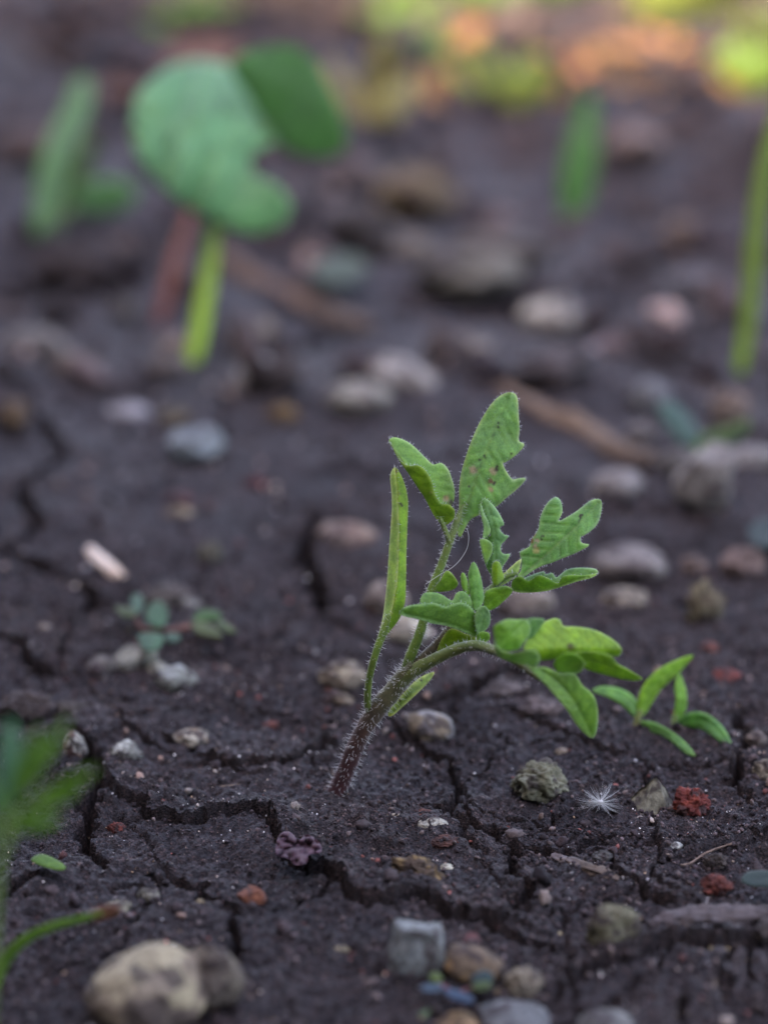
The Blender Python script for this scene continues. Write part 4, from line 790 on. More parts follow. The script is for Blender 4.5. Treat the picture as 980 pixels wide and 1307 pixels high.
# ------------------------------------------------------------------ stones: name, x, y, w, h (photo px), colour, label, kwargs
GREY = (.26, .26, .27); LGREY = (.42, .42, .43); BEIGE = (.36, .28, .21); TAN = (.34, .20, .10); RED = (.23, .05, .035); OLV = (.21, .19, .13); PINK = (.30, .20, .18); BLUE = (.34, .39, .45); OCH = (.33, .20, .06); WHITE = (.62, .60, .56)
ST = [
 ('limestone_lump', 688, 1001, 78, 58, (.27, .26, .20), 'knobbly grey-olive limestone lump behind the star of seed fluff', dict(kind='porous', col2=(.17, .16, .11), deep=.8)),
 ('pointed_stone', 832, 1018, 66, 60, (.27, .25, .20), 'pointed tan-grey pyramid stone next to the red porous lump', dict(kind='pyramid', col2=(.20, .18, .14), rot=.01)),
 ('brick_fragment', 884, 1026, 56, 48, (.26, .055, .04), 'red porous brick lump beside the pointed grey stone', dict(kind='porous', col2=(.15, .03, .025), cat='brick')),
 ('olive_stone', 783, 1189, 70, 70, (.20, .185, .13), 'rounded olive-grey grainy stone at the end of the bark slab', dict(kind='rough', col2=(.13, .115, .075), sink=.2, deep=.7)),
 ('brick_crumb', 914, 1131, 44, 34, (.17, .045, .035), 'crumbly dark red brick crumb behind the bark slab', dict(kind='clod', col2=(.10, .028, .024), cat='brick')),
 ('flat_pebble', 553, 1053, 40, 22, (.40, .37, .33), 'small smooth pale grey pebble near the seedling foot', dict(kind='pebble', col2=(.33, .30, .27))),
 ('ochre_chip', 534, 1111, 76, 38, (.24, .15, .07), 'rough ochre-brown chip between two cracks', dict(kind='clod', col2=(.09, .055, .03), rot=.28, deep=.55)),
 ('white_chip', 571, 1108, 20, 12, (.55, .50, .42), 'tiny cream chip touching the rough ochre chip', dict(kind='rough')),
 ('brick_fragment', 322, 1147, 40, 34, (.25, .09, .055), 'small red-brown brick chip at the fork of two cracks', dict(kind='angular', col2=(.17, .055, .035), cat='brick')),
 ('blue_grey_block', 532, 1214, 72, 68, (.22, .235, .25), 'blue-grey squared block of stone beside an orange-tan pebble', dict(kind='block', col2=(.16, .165, .17), rot=.14, sink=.3, deep=.7)),
 ('orange_pebble', 604, 1232, 82, 50, (.38, .23, .12), 'orange-tan pebble with dark blotches next to the blue-grey block', dict(kind='pebble', col2=(.15, .10, .07), rot=.3, deep=.7)),
 ('beige_boulder', 188, 1270, 156, 120, (.42, .34, .24), 'large smooth beige pebble with brown stains', dict(kind='pebble', col2=(.25, .19, .15), rot=-.25, sink=.25)),
 ('brown_rock', 272, 1254, 84, 104, (.22, .18, .15), 'grey-brown upright rock leaning against the large beige pebble', dict(kind='rough', col2=(.14, .11, .10), sink=.25, deep=.6)),
 ('mottled_stone', 246, 941, 50, 26, (.46, .40, .34), 'mottled white and brown stone before a thin crack', dict(kind='rough', col2=(.20, .13, .09), rot=.15)),
 ('crusty_stone', 160, 960, 48, 32, (.60, .60, .58), 'crusty white lime crumb at the corner of the wide crack', dict(kind='clod', col2=(.20, .19, .18))),
 ('grey_rubble', 174, 840, 54, 40, (.38, .37, .34), 'pale grey angular rock with the creeping weed above it', dict(kind='angular', col2=(.28, .27, .24))),
 ('grey_rubble', 224, 867, 60, 38, (.38, .39, .40), 'low blue-white rock at the end of the grey rubble row', dict(kind='rough', col2=(.22, .22, .21), rot=.2)),
 ('grey_rubble', 202, 856, 30, 24, (.40, .38, .33), 'small chip joining the two pale rocks of the rubble row', dict(kind='angular')),
 ('brown_rock', 131, 849, 48, 28, (.20, .17, .16), 'dull brown rock touching the pale angular rock', dict(kind='rough')),
 ('beige_stone', 436, 864, 62, 50, (.38, .31, .24), 'beige stone partly covered in soil left of the seedling stem', dict(kind='rough', col2=(.22, .17, .14))),
 ('brown_stone', 438, 895, 28, 22, (.24, .18, .14), 'small brown stone below the beige stone by the stem', dict(kind='rough')),
 ('grey_stone', 549, 929, 66, 44, (.24, .22, .23), 'smooth dark grey stone beside the crack right of the stem', dict(kind='pebble', col2=(.20, .15, .11), rot=.3)),
 ('white_stone', 516, 805, 62, 48, (.62, .56, .48), 'bright cream stone seen between the stem and the petioles', dict(kind='pebble', col2=(.5, .43, .36))),
 ('beige_stone', 492, 768, 58, 54, (.36, .29, .26), 'pinkish beige stone behind the narrow seed leaf', dict(kind='pebble', col2=(.26, .2, .19))),
 ('pink_stone', 441, 684, 80, 40, (.34, .24, .20), 'pinkish brown flat stone at the edge of the deep curved crack', dict(kind='rough', col2=(.24, .15, .13))),
 ('clod', 212, 762, 76, 40, (.15, .12, .11), 'dull brown soil clod over the creeping weed', dict(kind='clod', cat='clod')),
 ('grey_rubble', 245, 772, 34, 18, (.34, .32, .31), 'pale flat chip on the right of the brown clod', dict(kind='rough')),
 ('blue_white_stone', 250, 567, 74, 48, BLUE, 'blue-white rounded stone with shadow below it', dict(kind='pebble', col2=(.24, .27, .30), sink=.12)),
 ('pale_chip', 164, 526, 58, 26, (.42, .38, .42), 'pale lilac flat chip left of the blue-white stone', dict(kind='flat', rot=.12)),
 ('yellow_brown_chip', 222, 532, 46, 26, (.22, .17, .11), 'dull yellow-brown chip next to the pale lilac chip', dict(kind='rough')),
 ('grey_stone', 336, 481, 76, 50, (.36, .35, .37), 'pale grey round stone right of the green stalk', dict(kind='pebble', col2=(.28, .24, .23))),
 ('beige_stone', 321, 421, 72, 44, (.42, .31, .25), 'cream-pink pebble between the green stalk and the brown stick', dict(kind='pebble', col2=(.30, .2, .16))),
 ('pink_stone', 296, 501, 32, 28, (.32, .24, .23), 'small pink pebble leaning on the pale grey round stone', dict(kind='pebble')),
 ('beige_stone', 458, 508, 86, 46, (.40, .37, .33), 'wide greyish cream stone below the long pale stone', dict(kind='pebble', col2=(.28, .24, .22))),
 ('long_stone', 512, 479, 104, 36, (.40, .35, .34), 'long pale stone lying slanted over the greyish cream one', dict(kind='flat', rot=.28, col2=(.3, .25, .23))),
 ('white_stone', 701, 405, 76, 50, (.58, .54, .50), 'lone white stone in open soil', dict(kind='pebble', col2=(.42, .36, .33))),
 ('grey_stone', 788, 621, 72, 48, (.32, .29, .30), 'rounded grey stone under the end of the brown twig', dict(kind='pebble', col2=(.24, .2, .2))),
 ('grey_stone', 896, 614, 76, 88, (.35, .32, .32), 'tall grey stone standing below the young blue-green weed', dict(kind='angular', col2=(.27, .24, .24), sink=.15)),
 ('grey_stone', 862, 590, 44, 40, (.33, .30, .31), 'smaller grey stone touching the tall grey one', dict(kind='pebble')),
 ('grey_stone', 960, 585, 70, 34, (.32, .29, .30), 'flat grey stone right of the young weed', dict(kind='flat')),
 ('beige_stone', 930, 526, 56, 62, (.34, .26, .22), 'pinkish beige stone above the young weed', dict(kind='rough', col2=(.24, .17, .15))),
 ('grey_stone', 828, 508, 56, 46, (.32, .32, .36), 'bluish grey stone left of the young weed', dict(kind='pebble')),
 ('grey_stone', 818, 556, 40, 34, (.26, .23, .24), 'small grey stone on the twig end', dict(kind='pebble')),
 ('grey_stone', 802, 722, 98, 54, (.32, .28, .28), 'broad grey stone behind the lower lobed leaf', dict(kind='pebble', col2=(.24, .2, .2))),
 ('beige_stone', 797, 766, 62, 34, (.36, .29, .24), 'flat beige stone under the broad grey one', dict(kind='flat')),
 ('rough_yellow_stone', 898, 772, 56, 74, (.30, .25, .17), 'rough yellowish stone with hollows on the right', dict(kind='porous', col2=(.18, .14, .10))),
 ('pink_stone', 886, 726, 36, 36, (.32, .22, .20), 'small pink stone above the rough yellowish one', dict(kind='pebble')),
 ('pink_stone', 948, 722, 60, 50, (.28, .19, .18), 'dull pink stone right of the small pink one', dict(kind='rough')),
 ('beige_stone', 670, 770, 80, 46, (.32, .25, .22), 'dim beige stone behind the shoot tip', dict(kind='pebble')),
 ('yellow_clod', 534, 256, 112, 82, (.26, .19, .11), 'large yellowish brown clod in the shaded background', dict(kind='clod', cat='clod', col2=(.17, .12, .08))),
 ('tan_stone', 585, 446, 90, 44, (.36, .25, .17), 'tan stone left of the lone white stone', dict(kind='pebble', col2=(.22, .16, .13))),
 ('orange_stone', 14, 529, 46, 42, (.26, .16, .10), 'orange-brown stone sunk beside the left crack', dict(kind='pebble')),
 ('ochre_stone', 361, 530, 40, 30, (.28, .16, .06), 'small ochre stone in plain soil near the cream stones', dict(kind='pebble')),
 ('clod', 640, 322, 130, 50, (.20, .16, .15), 'wide grey-brown clod above the lone white stone', dict(kind='clod', cat='clod')),
 ('clod', 520, 318, 90, 40, (.21, .17, .15), 'grey-brown clod under the yellowish clod', dict(kind='clod', cat='clod')),
 ('clod', 600, 350, 150, 32, (.17, .15, .13), 'low flat clod below the wide grey-brown clod', dict(kind='clod', cat='clod')),
 ('pink_stone', 810, 188, 84, 54, (.30, .22, .22), 'pale pink stone at the rim of the sunlit patch', dict(kind='rough')),
 ('beige_stone', 872, 305, 62, 56, (.30, .22, .19), 'slanting beige stone in the right background', dict(kind='rough', rot=-.5)),
 ('grey_stone', 884, 366, 50, 46, (.22, .22, .27), 'slate grey stone under the slanting beige stone', dict(kind='pebble')),
 ('green_stone', 268, 709, 36, 38, (.20, .18, .14), 'small greenish brown stone right of the straw piece', dict(kind='rough', rot=.5)),
 ('brick_crumb', 229, 637, 48, 22, (.14, .04, .04), 'dark red crumb above a little cream chip', dict(kind='rough', cat='brick')),
 ('cream_chip', 231, 655, 36, 18, (.34, .25, .18), 'little cream chip under the dark red crumb', dict(kind='rough')),
 ('brick_crumb', 326, 618, 28, 20, (.17, .045, .05), 'dark red crumb near the deep curved crack', dict(kind='rough', cat='brick')),
 ('beige_stone', 98, 466, 60, 34, (.28, .20, .17), 'pinkish flat stone at the left below the folded-leaf seedling', dict(kind='flat')),
 ('grey_stone', 40, 440, 100, 34, (.24, .20, .19), 'long grey flat stone at the left below the folded-leaf seedling', dict(kind='flat')),
 ('grey_stone', 160, 398, 44, 34, (.25, .22, .22), 'small grey stone beside the red-brown stalk', dict(kind='pebble')),
 ('beige_stone', 215, 470, 60, 34, (.25, .20, .19), 'dull pinkish stone at the foot of the green stalk', dict(kind='rough')),
 ('grey_stone', 658, 1302, 100, 54, (.25, .25, .27), 'smooth blue-grey pebble below the beige crust', dict(kind='pebble')),
 ('orange_pebble', 583, 1308, 58, 34, (.36, .22, .12), 'orange-tan pebble in front of the blue leaflets', dict(kind='pebble')),
 ('grey_stone', 772, 1308, 74, 42, (.24, .23, .23), 'dark grey rounded stone by the short vertical crack', dict(kind='pebble')),
 ('beige_crust', 668, 1258, 56, 50, (.32, .26, .20), 'beige crusty lump right of the orange pebble', dict(kind='clod', col2=(.2, .16, .13))),
 ('pebble', 636, 1268, 16, 12, (.38, .27, .15), 'tiny tan pebble between orange pebble and beige crust', dict(kind='pebble')),
 ('beige_stone', 976, 985, 34, 34, (.30, .25, .20), 'beige stone beside the crack on the far right', dict(kind='rough')),
 ('brown_stone', 964, 945, 30, 26, (.22, .17, .16), 'brown stone above the beige stone on the far right', dict(kind='rough')),
 ('pebble', 436, 1213, 22, 14, (.36, .29, .20), 'small cream-yellow pebble alone in front of the fork of cracks', dict(kind='pebble')),
 ('pebble', 255, 1152, 14, 11, (.34, .25, .16), 'small tan pebble next to a white oval one', dict(kind='pebble')),
 ('white_pebble', 224, 1141, 20, 10, (.55, .58, .62), 'small white oval pebble', dict(kind='pebble', rot=.2)),
 ('grey_stone', 190, 1145, 30, 24, (.20, .18, .15), 'dull brown-grey stone left of the white oval pebble', dict(kind='rough')),
 ('brown_stone', 150, 1160, 40, 26, (.20, .17, .13), 'yellow-brown lump at the tip of the arching blade', dict(kind='rough')),
 ('brick_crumb', 150, 1060, 26, 24, (.20, .05, .04), 'small red crumb in the lee of the wide crack', dict(kind='clod', cat='brick')),
 ('brick_crumb', 258, 963, 16, 11, (.27, .06, .045), 'tiny red crumb under the mottled stone', dict(kind='angular', cat='brick')),
 ('brick_crumb', 346, 927, 22, 13, (.26, .07, .05), 'tiny red crumb before the beige stone', dict(kind='angular', cat='brick')),
 ('brick_crumb', 419, 1086, 16, 12, (.25, .07, .05), 'tiny red splinter beside the purple dried leaf', dict(kind='angular', cat='brick', rot=.5)),
 ('brick_crumb', 567, 1075, 42, 20, (.11, .045, .035), 'dark reddish crumb below the pale grey pebble', dict(kind='clod', cat='brick')),
 ('brick_crumb', 540, 1038, 26, 10, (.17, .06, .045), 'thin reddish crumb above the pale grey pebble', dict(kind='clod', cat='brick')),
 ('brick_crumb', 927, 863, 40, 22, (.24, .06, .05), 'red crumb on dark soil beyond the little seedlings', dict(kind='rough', cat='brick')),
 ('brick_crumb', 905, 828, 24, 18, (.24, .07, .05), 'smaller red crumb near the rough yellowish stone', dict(kind='rough', cat='brick')),
 ('brick_crumb', 596, 1200, 40, 18, (.15, .06, .06), 'reddish crumb behind the orange-tan pebble', dict(kind='clod', cat='brick')),
 ('red_white_clump', 95, 952, 38, 38, (.16, .09, .085), 'dark reddish clump with white crust at the left crack', dict(kind='clod', col2=(.42, .40, .38))),
 ('clod', 34, 905, 84, 50, (.075, .050, .045), 'dark brown fibrous clod behind the front weed', dict(kind='clod', cat='clod')),
 ('clod', 90, 905, 46, 26, (.13, .10, .09), 'low brown clod beside the dark fibrous clod', dict(kind='clod', cat='clod')),
 ('white_grain', 863, 1081, 18, 13, (.72, .72, .70), 'bright white grain in front of the red brick lump', dict(kind='angular')),
 ('white_grain', 739, 1059, 12, 10, (.62, .64, .68), 'bright white grain in front of the seed fluff', dict(kind='angular')),
 ('pebble', 717, 961, 20, 14, (.32, .24, .19), 'small pinkish pebble under the drooping leaf tip', dict(kind='pebble')),
 ('pebble', 287, 854, 14, 10, (.30, .20, .17), 'small pinkish pebble right of the grey rubble row', dict(kind='pebble')),
 ('pebble', 165, 805, 13, 13, (.36, .27, .18), 'tiny cream pebble at the left of the creeping weed', dict(kind='pebble')),
 ('clod', 768, 1096, 30, 22, (.10, .09, .09), 'small dark lump on the upper end of the bark chip', dict(kind='clod', cat='clod')),
 ('clod', 912, 1100, 34, 26, (.06, .045, .04), 'small dark hollow clod behind the dark red brick crumb', dict(kind='clod', cat='clod')),
 ('clod', 985, 1188, 60, 40, (.11, .09, .09), 'grey-brown lump at the right end of the bark slab', dict(kind='clod', cat='clod')),
 ('clod', 460, 300, 90, 80, (.10, .08, .08), 'dark soil clod behind the brown stick', dict(kind='clod', cat='clod')),
 ('clod', 100, 340, 130, 70, (.055, .042, .045), 'dark soil clod under the folded-leaf seedling', dict(kind='clod', cat='clod')),
 ('clod', 450, 225, 90, 60, (.17, .13, .14), 'dusty purple-grey clod left of the yellowish clod', dict(kind='clod', cat='clod')),
 ('clod', 60, 190, 120, 60, (.13, .09, .09), 'dark earth clod behind the folded-leaf seedling', dict(kind='clod', cat='clod')),
 ('clod', 700, 470, 130, 34, (.11, .085, .09), 'low ridge of dark soil right of the tan stone', dict(kind='clod', cat='clod', rot=-.2)),
 ('clod', 690, 905, 70, 26, (.14, .10, .10), 'low brown clod below the drooping leaf', dict(kind='clod', cat='clod')),
 ('clod', 640, 880, 60, 26, (.13, .10, .10), 'low grey-brown clod under the petiole of the drooping leaf', dict(kind='clod', cat='clod')),
]
for k_, (nm_, x_, y_, w_, h_, c_, lab_, kw_) in enumerate(ST):
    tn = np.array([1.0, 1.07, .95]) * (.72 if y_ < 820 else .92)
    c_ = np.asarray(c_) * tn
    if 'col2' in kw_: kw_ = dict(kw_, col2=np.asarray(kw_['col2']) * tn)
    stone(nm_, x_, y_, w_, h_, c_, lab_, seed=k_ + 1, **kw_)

# ------------------------------------------------------------------ sticks, straw, bark, seed fluff
def stick(name, pts, rpx, col, label, cat, flat=.8, lift=.4, rough=.26, fibre=.32, sides=16, n=10, seed=0, group=None):
    pr = []
    for x, y in pts:
        p, d = gd(x, y); r = np.mean(rpx) * K * d; q = surf(x, y, r * flat * lift)[0]; pr.append(q)
    s = K * float((pr[0] - CAM) @ F); r = [a * s for a in rpx]
    v, f, c, _, _ = tube(np.array(pr), r, sides, n, flat, rough * np.mean(r), .9 / np.mean(r), seed, col, (0, 0, 1), True, fibre * np.mean(r))
    return tag(solo(name, v, f, WOOD, c), label, cat, group)
stick('twig', [(640, 494), (690, 524), (740, 545), (790, 575), (832, 590)], [9, 14, 17, 14, 11], [(.12, .08, .055), (.16, .11, .07), (.11, .08, .058)], 'thick weathered brown twig lying behind the tall end leaf', 'twig', seed=1)
stick('stick', [(285, 330), (330, 362), (380, 388), (425, 405), (462, 420)], [15, 17, 17, 17, 13], [(.10, .066, .046), (.14, .09, .06), (.10, .066, .045)], 'brown stick lying behind the cream-pink pebble', 'stick', seed=2)
stick('straw_piece', [(115, 702), (128, 715), (142, 727), (155, 738)], [7, 9, 9.5, 8], [(.62, .52, .42), (.68, .58, .46), (.60, .45, .32)], 'short pale straw piece lying left of the greenish stone', 'straw', flat=.9, lift=.8, rough=.05, fibre=.04, seed=3)
stick('root_piece', [(690, 480), (730, 462), (770, 440), (800, 425)], [9, 10, 9, 7], [(.15, .11, .11), (.16, .12, .12)], 'dull grey-brown root rising from the ridge of dark soil', 'root', seed=4)
stick('bark_slab', [(828, 1182), (850, 1178), (880, 1172), (930, 1170), (985, 1168), (1060, 1170)], [7, 14, 17, 17, 17, 16], [(.06, .045, .042), (.095, .08, .075), (.08, .067, .064)], 'grey weathered bark slab above the wide dark crack', 'bark', flat=.62, lift=1.0, rough=.22, fibre=.28, sides=26, n=22, seed=5)
stick('bark_chip', [(706, 1092), (725, 1100), (748, 1108), (770, 1114), (790, 1124)], [6, 10, 11, 10, 4], [(.15, .125, .12), (.10, .075, .055), (.12, .085, .06)], 'small fibrous bark chip between the branching cracks', 'bark', flat=.55, lift=.8, rough=.25, fibre=.35, sides=20, n=16, seed=6)
stick('dry_twig', [(868, 1104), (880, 1102), (895, 1092), (910, 1085), (935, 1076)], [1.6, 1.8, 1.8, 1.6, 1.2], [(.22, .16, .12), (.2, .14, .1)], 'thin dry stem arching over the small dark hollow clod', 'stem', flat=1, lift=3, seed=7, sides=8)
stick('dry_twig', [(905, 1285), (908, 1268), (912, 1252)], [2, 2.2, 1.6], [(.24, .18, .13), (.2, .15, .1)], 'thin dry stem lying right of the short vertical crack', 'stem', flat=1, lift=1, seed=8, sides=8)
stick('straw_bit', [(710, 1190), (720, 1194), (730, 1198)], [2.4, 2.6, 1.6], [(.38, .32, .18), (.36, .3, .16)], 'thin straw-coloured sliver at the crack left of the olive stone', 'straw', lift=1.2, seed=9, sides=8)
stick('straw_bit', [(810, 1046), (822, 1044), (836, 1050)], [3, 4, 2.5], [(.42, .36, .30), (.4, .34, .28)], 'cream sliver under the pointed stone', 'straw', lift=1, seed=10, sides=8)
stick('straw_bit', [(494, 1041), (503, 1040), (513, 1041)], [1.8, 2, 1.6], [(.45, .38, .28), (.42, .36, .26)], 'cream sliver left of the pale grey pebble', 'straw', lift=1, seed=11, sides=8)
stick('straw_bit', [(270, 1005), (290, 1003), (310, 1000)], [1.2, 1.3, 1], [(.26, .2, .14), (.24, .18, .12)], 'fine brown root fibre on the raised rim of the long crack', 'straw', lift=1.5, seed=12, sides=8)
stick('root_piece', [(905, 1212), (925, 1213), (935, 1210), (945, 1212)], [2.5, 3, 4.5, 2], [(.30, .23, .10), (.28, .2, .08)], 'little yellow-brown root bit under the bark slab', 'root', lift=1, seed=13, sides=8)
# seed fluff
fc = surf(766, 1024, .0026)[0]; sF = K * float((fc - CAM) @ F)
HF = []
for k_ in range(120):
    an = random.uniform(0, 6.283); el = random.uniform(-.3, .7); dv = np.array([math.cos(an) * math.cos(el), math.sin(an) * math.cos(el), math.sin(el)])
    HF.append((fc, fc + dv * sF * random.uniform(14, 42), .17 * sF))
fr = root('seed_fluff', surf(766, 1026)[0], 'white star-shaped tuft of seed fluff on the soil', 'seed fluff')
v, f = hair_mesh(HF); tag(child('filaments', v, f, HAIR, fr), kind='stuff')
v, f = ICO[1]; child('core', v * [4 * sF, 3 * sF, 3.4 * sF] + fc, f, STONE, fr, np.tile((.75, .75, .72), (len(v), 1)))

# ------------------------------------------------------------------ sunlit patch at the back: sprouts, dry leaves
rb = np.random.default_rng(21)
def sprig(px, py, hpx, wpx, col, label, n=3, name='sprout', cat='sprout', seed=0):
    b, d = gd(px, py); t = root(name, b, label, cat, 'sprouts in the sunlit patch'); rs = np.random.default_rng(seed)
    for k in range(n):
        a = (k - (n - 1) / 2) * .5 + rs.uniform(-.15, .15); L = hpx * rs.uniform(.75, 1.05); dx = math.sin(a) * L; dy = -math.cos(a) * L
        o = [(px, py), (px + dx * .35 - wpx * .5, py + dy * .45), (px + dx * .8 - wpx * .42, py + dy * .8), (px + dx, py + dy), (px + dx * .85 + wpx * .45, py + dy * .75), (px + dx * .45 + wpx * .5, py + dy * .4)]
        g = leaf_geo(o, [(px, py), (px + dx * .5, py + dy * .55), (px + dx, py + dy)], [0, rs.uniform(-20, 10), rs.uniform(-30, 30)], (.4, -.3), .1, col=np.asarray(col) * rs.uniform(.8, 1.2), veins=False, step=8, thick=4)
        v, f, c, _, _, _ = leaf3d(g, d); child('leaf', v, f, THINLEAF, t, c)
    return t
YG = (.11, .14, .025); LG = (.07, .14, .03)
for k_, (x_, y_, h_, w_, c_, l_) in enumerate([
    (545, 130, 120, 34, (.09, .16, .03), 'bright green sprout at the left end of the sunlit patch'),
    (648, 158, 110, 34, (.15, .20, .03), 'yellow-green sprout standing in front of orange dry leaves'),
    (860, 40, 90, 60, YG, 'lush yellow-green sprout at the back of the sunlit patch'),
    (930, 30, 80, 34, (.07, .10, .02), 'yellow-green sprout right of the lush one'),
    (960, 125, 80, 46, (.09, .16, .03), 'olive green sprout at the right end of the sunlit patch'),
    (985, 70, 80, 34, (.06, .085, .018), 'tall yellow sprout at the right end of the sunlit patch'),
    (620, 22, 60, 60, LG, 'green sprout behind the orange dry leaves'),
    (700, 5, 60, 60, LG, 'green sprout far behind the orange dry leaves'),
    (265, 60, 80, 60, (.10, .20, .04), 'dim green sprout behind the kidney leaves'),
    (470, 190, 150, 30, (.16, .14, .06), 'dull yellow sprout beside the rear kidney leaf'),
    (800, 20, 70, 60, (.10, .14, .03), 'green-yellow sprout left of the lush one'),
    (520, 40, 70, 50, LG, 'leafy green sprout behind the bright green one'),
    (900, -10, 90, 60, YG, 'yellow sprout beyond the lush one')]):
    sprig(x_, y_, h_, w_, c_, l_, 3 + k_ % 3, seed=k_)
def dry_leaf(px, py, size, col, label, seed, group):
    p, d = gd(px, py); rs = np.random.default_rng(seed); n = 9; L = size * K * d
    u = np.linspace(0, 1, n); V, Cc = [], []; yaw = rs.uniform(0, 6.28); cu = rs.uniform(.3, .9)
    for a in u:
        wd = L * .36 * math.sin(math.pi * min(.96, a * .93 + .05)) ** .8
        for b in np.linspace(-1, 1, 7):
            V.append([(a - .5) * L, b * wd, cu * L * ((a - .5) ** 2 + .5 * (b * wd / L) ** 2 * 4) + .05 * L * rs.uniform(-.4, .4)])
    V = np.array(V); c_, s_ = math.cos(yaw), math.sin(yaw); tl = rs.uniform(-.3, .6)
    V = np.stack([V[:, 0] * c_ - V[:, 1] * s_, V[:, 0] * s_ + V[:, 1] * c_, V[:, 2]], -1); V[:, 2] += V[:, 1] * tl; V[:, 2] -= V[:, 2].min() + .002
    F_ = []
    for i_ in range(n - 1):
        for j in range(6): F_ += [(i_ * 7 + j, i_ * 7 + j + 1, i_ * 7 + 8 + j, i_ * 7 + 7 + j)]
    m_ = len(V); F_ = np.array(F_); Vb = V - [0, 0, .0005]
    rim = [(j + 1, j, m_ + j, m_ + j + 1) for j in range(6)] + [((n - 1) * 7 + j, (n - 1) * 7 + j + 1, m_ + (n - 1) * 7 + j + 1, m_ + (n - 1) * 7 + j) for j in range(6)]
    rim += [(i_ * 7, i_ * 7 + 7, m_ + i_ * 7 + 7, m_ + i_ * 7) for i_ in range(n - 1)] + [(i_ * 7 + 13, i_ * 7 + 6, m_ + i_ * 7 + 6, m_ + i_ * 7 + 13) for i_ in range(n - 1)]
    FF = np.concatenate([F_, F_[:, ::-1] + m_, np.array(rim)]); VV = np.concatenate([V, Vb]) + p
    C = np.asarray(col) * (1 + .25 * noise3(VV * 120, seed))[:, None]
    return tag(solo('dry_leaf', VV, FF, DRYLEAF, C, origin=p), label, 'dry leaf', group)
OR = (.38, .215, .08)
dl = [(760, 40, 80), (800, 62, 70), (722, 95, 80), (790, 100, 75), (828, 60, 60), (690, 70, 60), (600, 75, 80), (570, 120, 90), (640, 110, 70), (860, 110, 80), (905, 95, 70), (700, 120, 60), (745, 70, 60), (520, 140, 70), (880, 70, 60), (940, 110, 70), (660, 45, 60), (780, 15, 70), (840, 20, 60), (590, 40, 60), (730, 20, 60), (820, 125, 60), (760, 130, 60), (960, 60, 60)]
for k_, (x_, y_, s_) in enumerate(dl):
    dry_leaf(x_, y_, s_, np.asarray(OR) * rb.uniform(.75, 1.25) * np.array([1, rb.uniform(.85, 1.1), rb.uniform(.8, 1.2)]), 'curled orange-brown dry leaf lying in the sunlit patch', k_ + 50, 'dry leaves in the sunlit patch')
for k_ in range(14):
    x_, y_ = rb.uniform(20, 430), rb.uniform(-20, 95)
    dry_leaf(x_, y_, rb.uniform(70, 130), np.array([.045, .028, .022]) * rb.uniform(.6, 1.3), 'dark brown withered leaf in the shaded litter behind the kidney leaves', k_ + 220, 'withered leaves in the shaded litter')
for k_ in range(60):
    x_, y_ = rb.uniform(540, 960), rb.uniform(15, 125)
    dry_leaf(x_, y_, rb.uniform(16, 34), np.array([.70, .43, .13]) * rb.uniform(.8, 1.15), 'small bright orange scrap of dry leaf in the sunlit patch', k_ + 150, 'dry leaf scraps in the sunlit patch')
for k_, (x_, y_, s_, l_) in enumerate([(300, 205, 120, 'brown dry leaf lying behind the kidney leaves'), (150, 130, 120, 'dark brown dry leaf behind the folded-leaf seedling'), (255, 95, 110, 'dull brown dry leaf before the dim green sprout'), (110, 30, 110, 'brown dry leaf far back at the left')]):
    dry_leaf(x_, y_, s_, (.16, .085, .06), l_, k_ + 90, None)

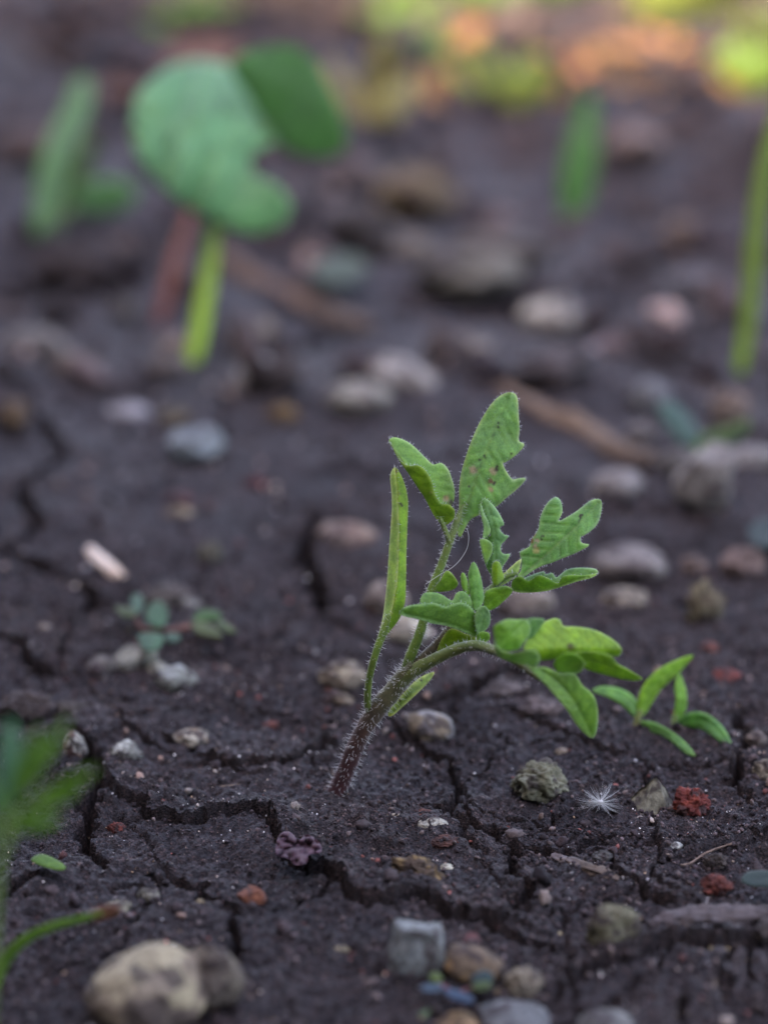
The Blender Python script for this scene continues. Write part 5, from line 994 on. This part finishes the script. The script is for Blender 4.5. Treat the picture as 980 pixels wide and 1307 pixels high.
# ------------------------------------------------------------------ loose crumbs and grains on the soil
def scatter(name, n, region, size, palette, weights, sub, label, seed, power=2.2, clump=True, matl=None):
    rs = np.random.default_rng(seed); base, f = ICO[sub]; xs = rs.uniform(region[0], region[1], n * 3); ys = rs.uniform(region[2], region[3], n * 3)
    if clump:
        dn = .5 + .5 * noise2(xs * 40, ys * 40, seed) + .35 * noise2(xs * 130, ys * 130, seed + 1); k = rs.uniform(0, 1, n * 3) < np.clip(dn, .06, 1)
        xs, ys = xs[k], ys[k]
    xs, ys = xs[:n], ys[:n]; n = len(xs); z = ground_height(xs, ys)
    r = size[0] + (size[1] - size[0]) * rs.uniform(0, 1, n) ** power
    A = rs.normal(size=(n, 3, 3)); q, _ = np.linalg.qr(A); sc = rs.uniform(.55, 1.15, (n, 1, 3))
    b = base[None] * (1 + .22 * rs.normal(size=(n, len(base), 1))) * sc
    Vv = np.einsum('nij,nvj->nvi', q, b) * r[:, None, None] + np.stack([xs, ys, z + r * .35], -1)[:, None]
    Ff = (f[None] + (np.arange(n) * len(base))[:, None, None]).reshape(-1, 3)
    pal = np.array(palette, float); ci = rs.choice(len(pal), n, p=np.array(weights) / sum(weights)); C = pal[ci] * np.exp(rs.normal(0, .5, (n, 1)))
    o = link(name, make_mesh(name, Vv.reshape(-1, 3), Ff, np.repeat(C, len(base), 0), False), matl or CRUMB)
    return tag(o, label, 'soil', None, 'stuff')
SOILC = [(.036, .026, .026), (.062, .046, .044), (.11, .085, .076), (.022, .016, .017)]
scatter('soil_crumbs', 70000, (-.085, .10, -.09, .11), (.00007, .00055), SOILC + [(.2, .07, .055)], [4, 4, 2, 2, .25], 0, 'fine dark soil crumbs strewn over the cracked crust', 1, 5)
scatter('soil_lumps', 2400, (-.12, .14, -.09, .30), (.0003, .0016), SOILC + [(.09, .04, .035), (.14, .11, .09)], [4, 4, 2, 2, .2, .3], 1, 'small dark soil lumps strewn over the cracked crust', 2, 5)
scatter('far_soil_lumps', 2600, (-.45, .5, .22, 1.1), (.0012, .008), SOILC + [(.2, .15, .13), (.25, .2, .17)], [4, 4, 3, 2, .6, .3], 1, 'dark soil lumps in the background of the bed', 3, 3)
scatter('mineral_grains', 6500, (-.085, .10, -.09, .10), (.00006, .00024), [(.7, .68, .62), (.5, .4, .3), (.4, .38, .38), (.34, .22, .13)], [3, 1.6, 1, 1], 0, 'tiny pale mineral grains glinting on the soil', 4, 3.5, True)
scatter('grit', 480, (-.12, .14, -.09, .30), (.0003, .0011), [(.40, .34, .28), (.30, .2, .15), (.5, .48, .46), (.15, .06, .05), (.28, .26, .24)], [3, 3, 1.2, .4, 2.5], 1, 'scattered coarse grit on the soil', 5, 4, False)
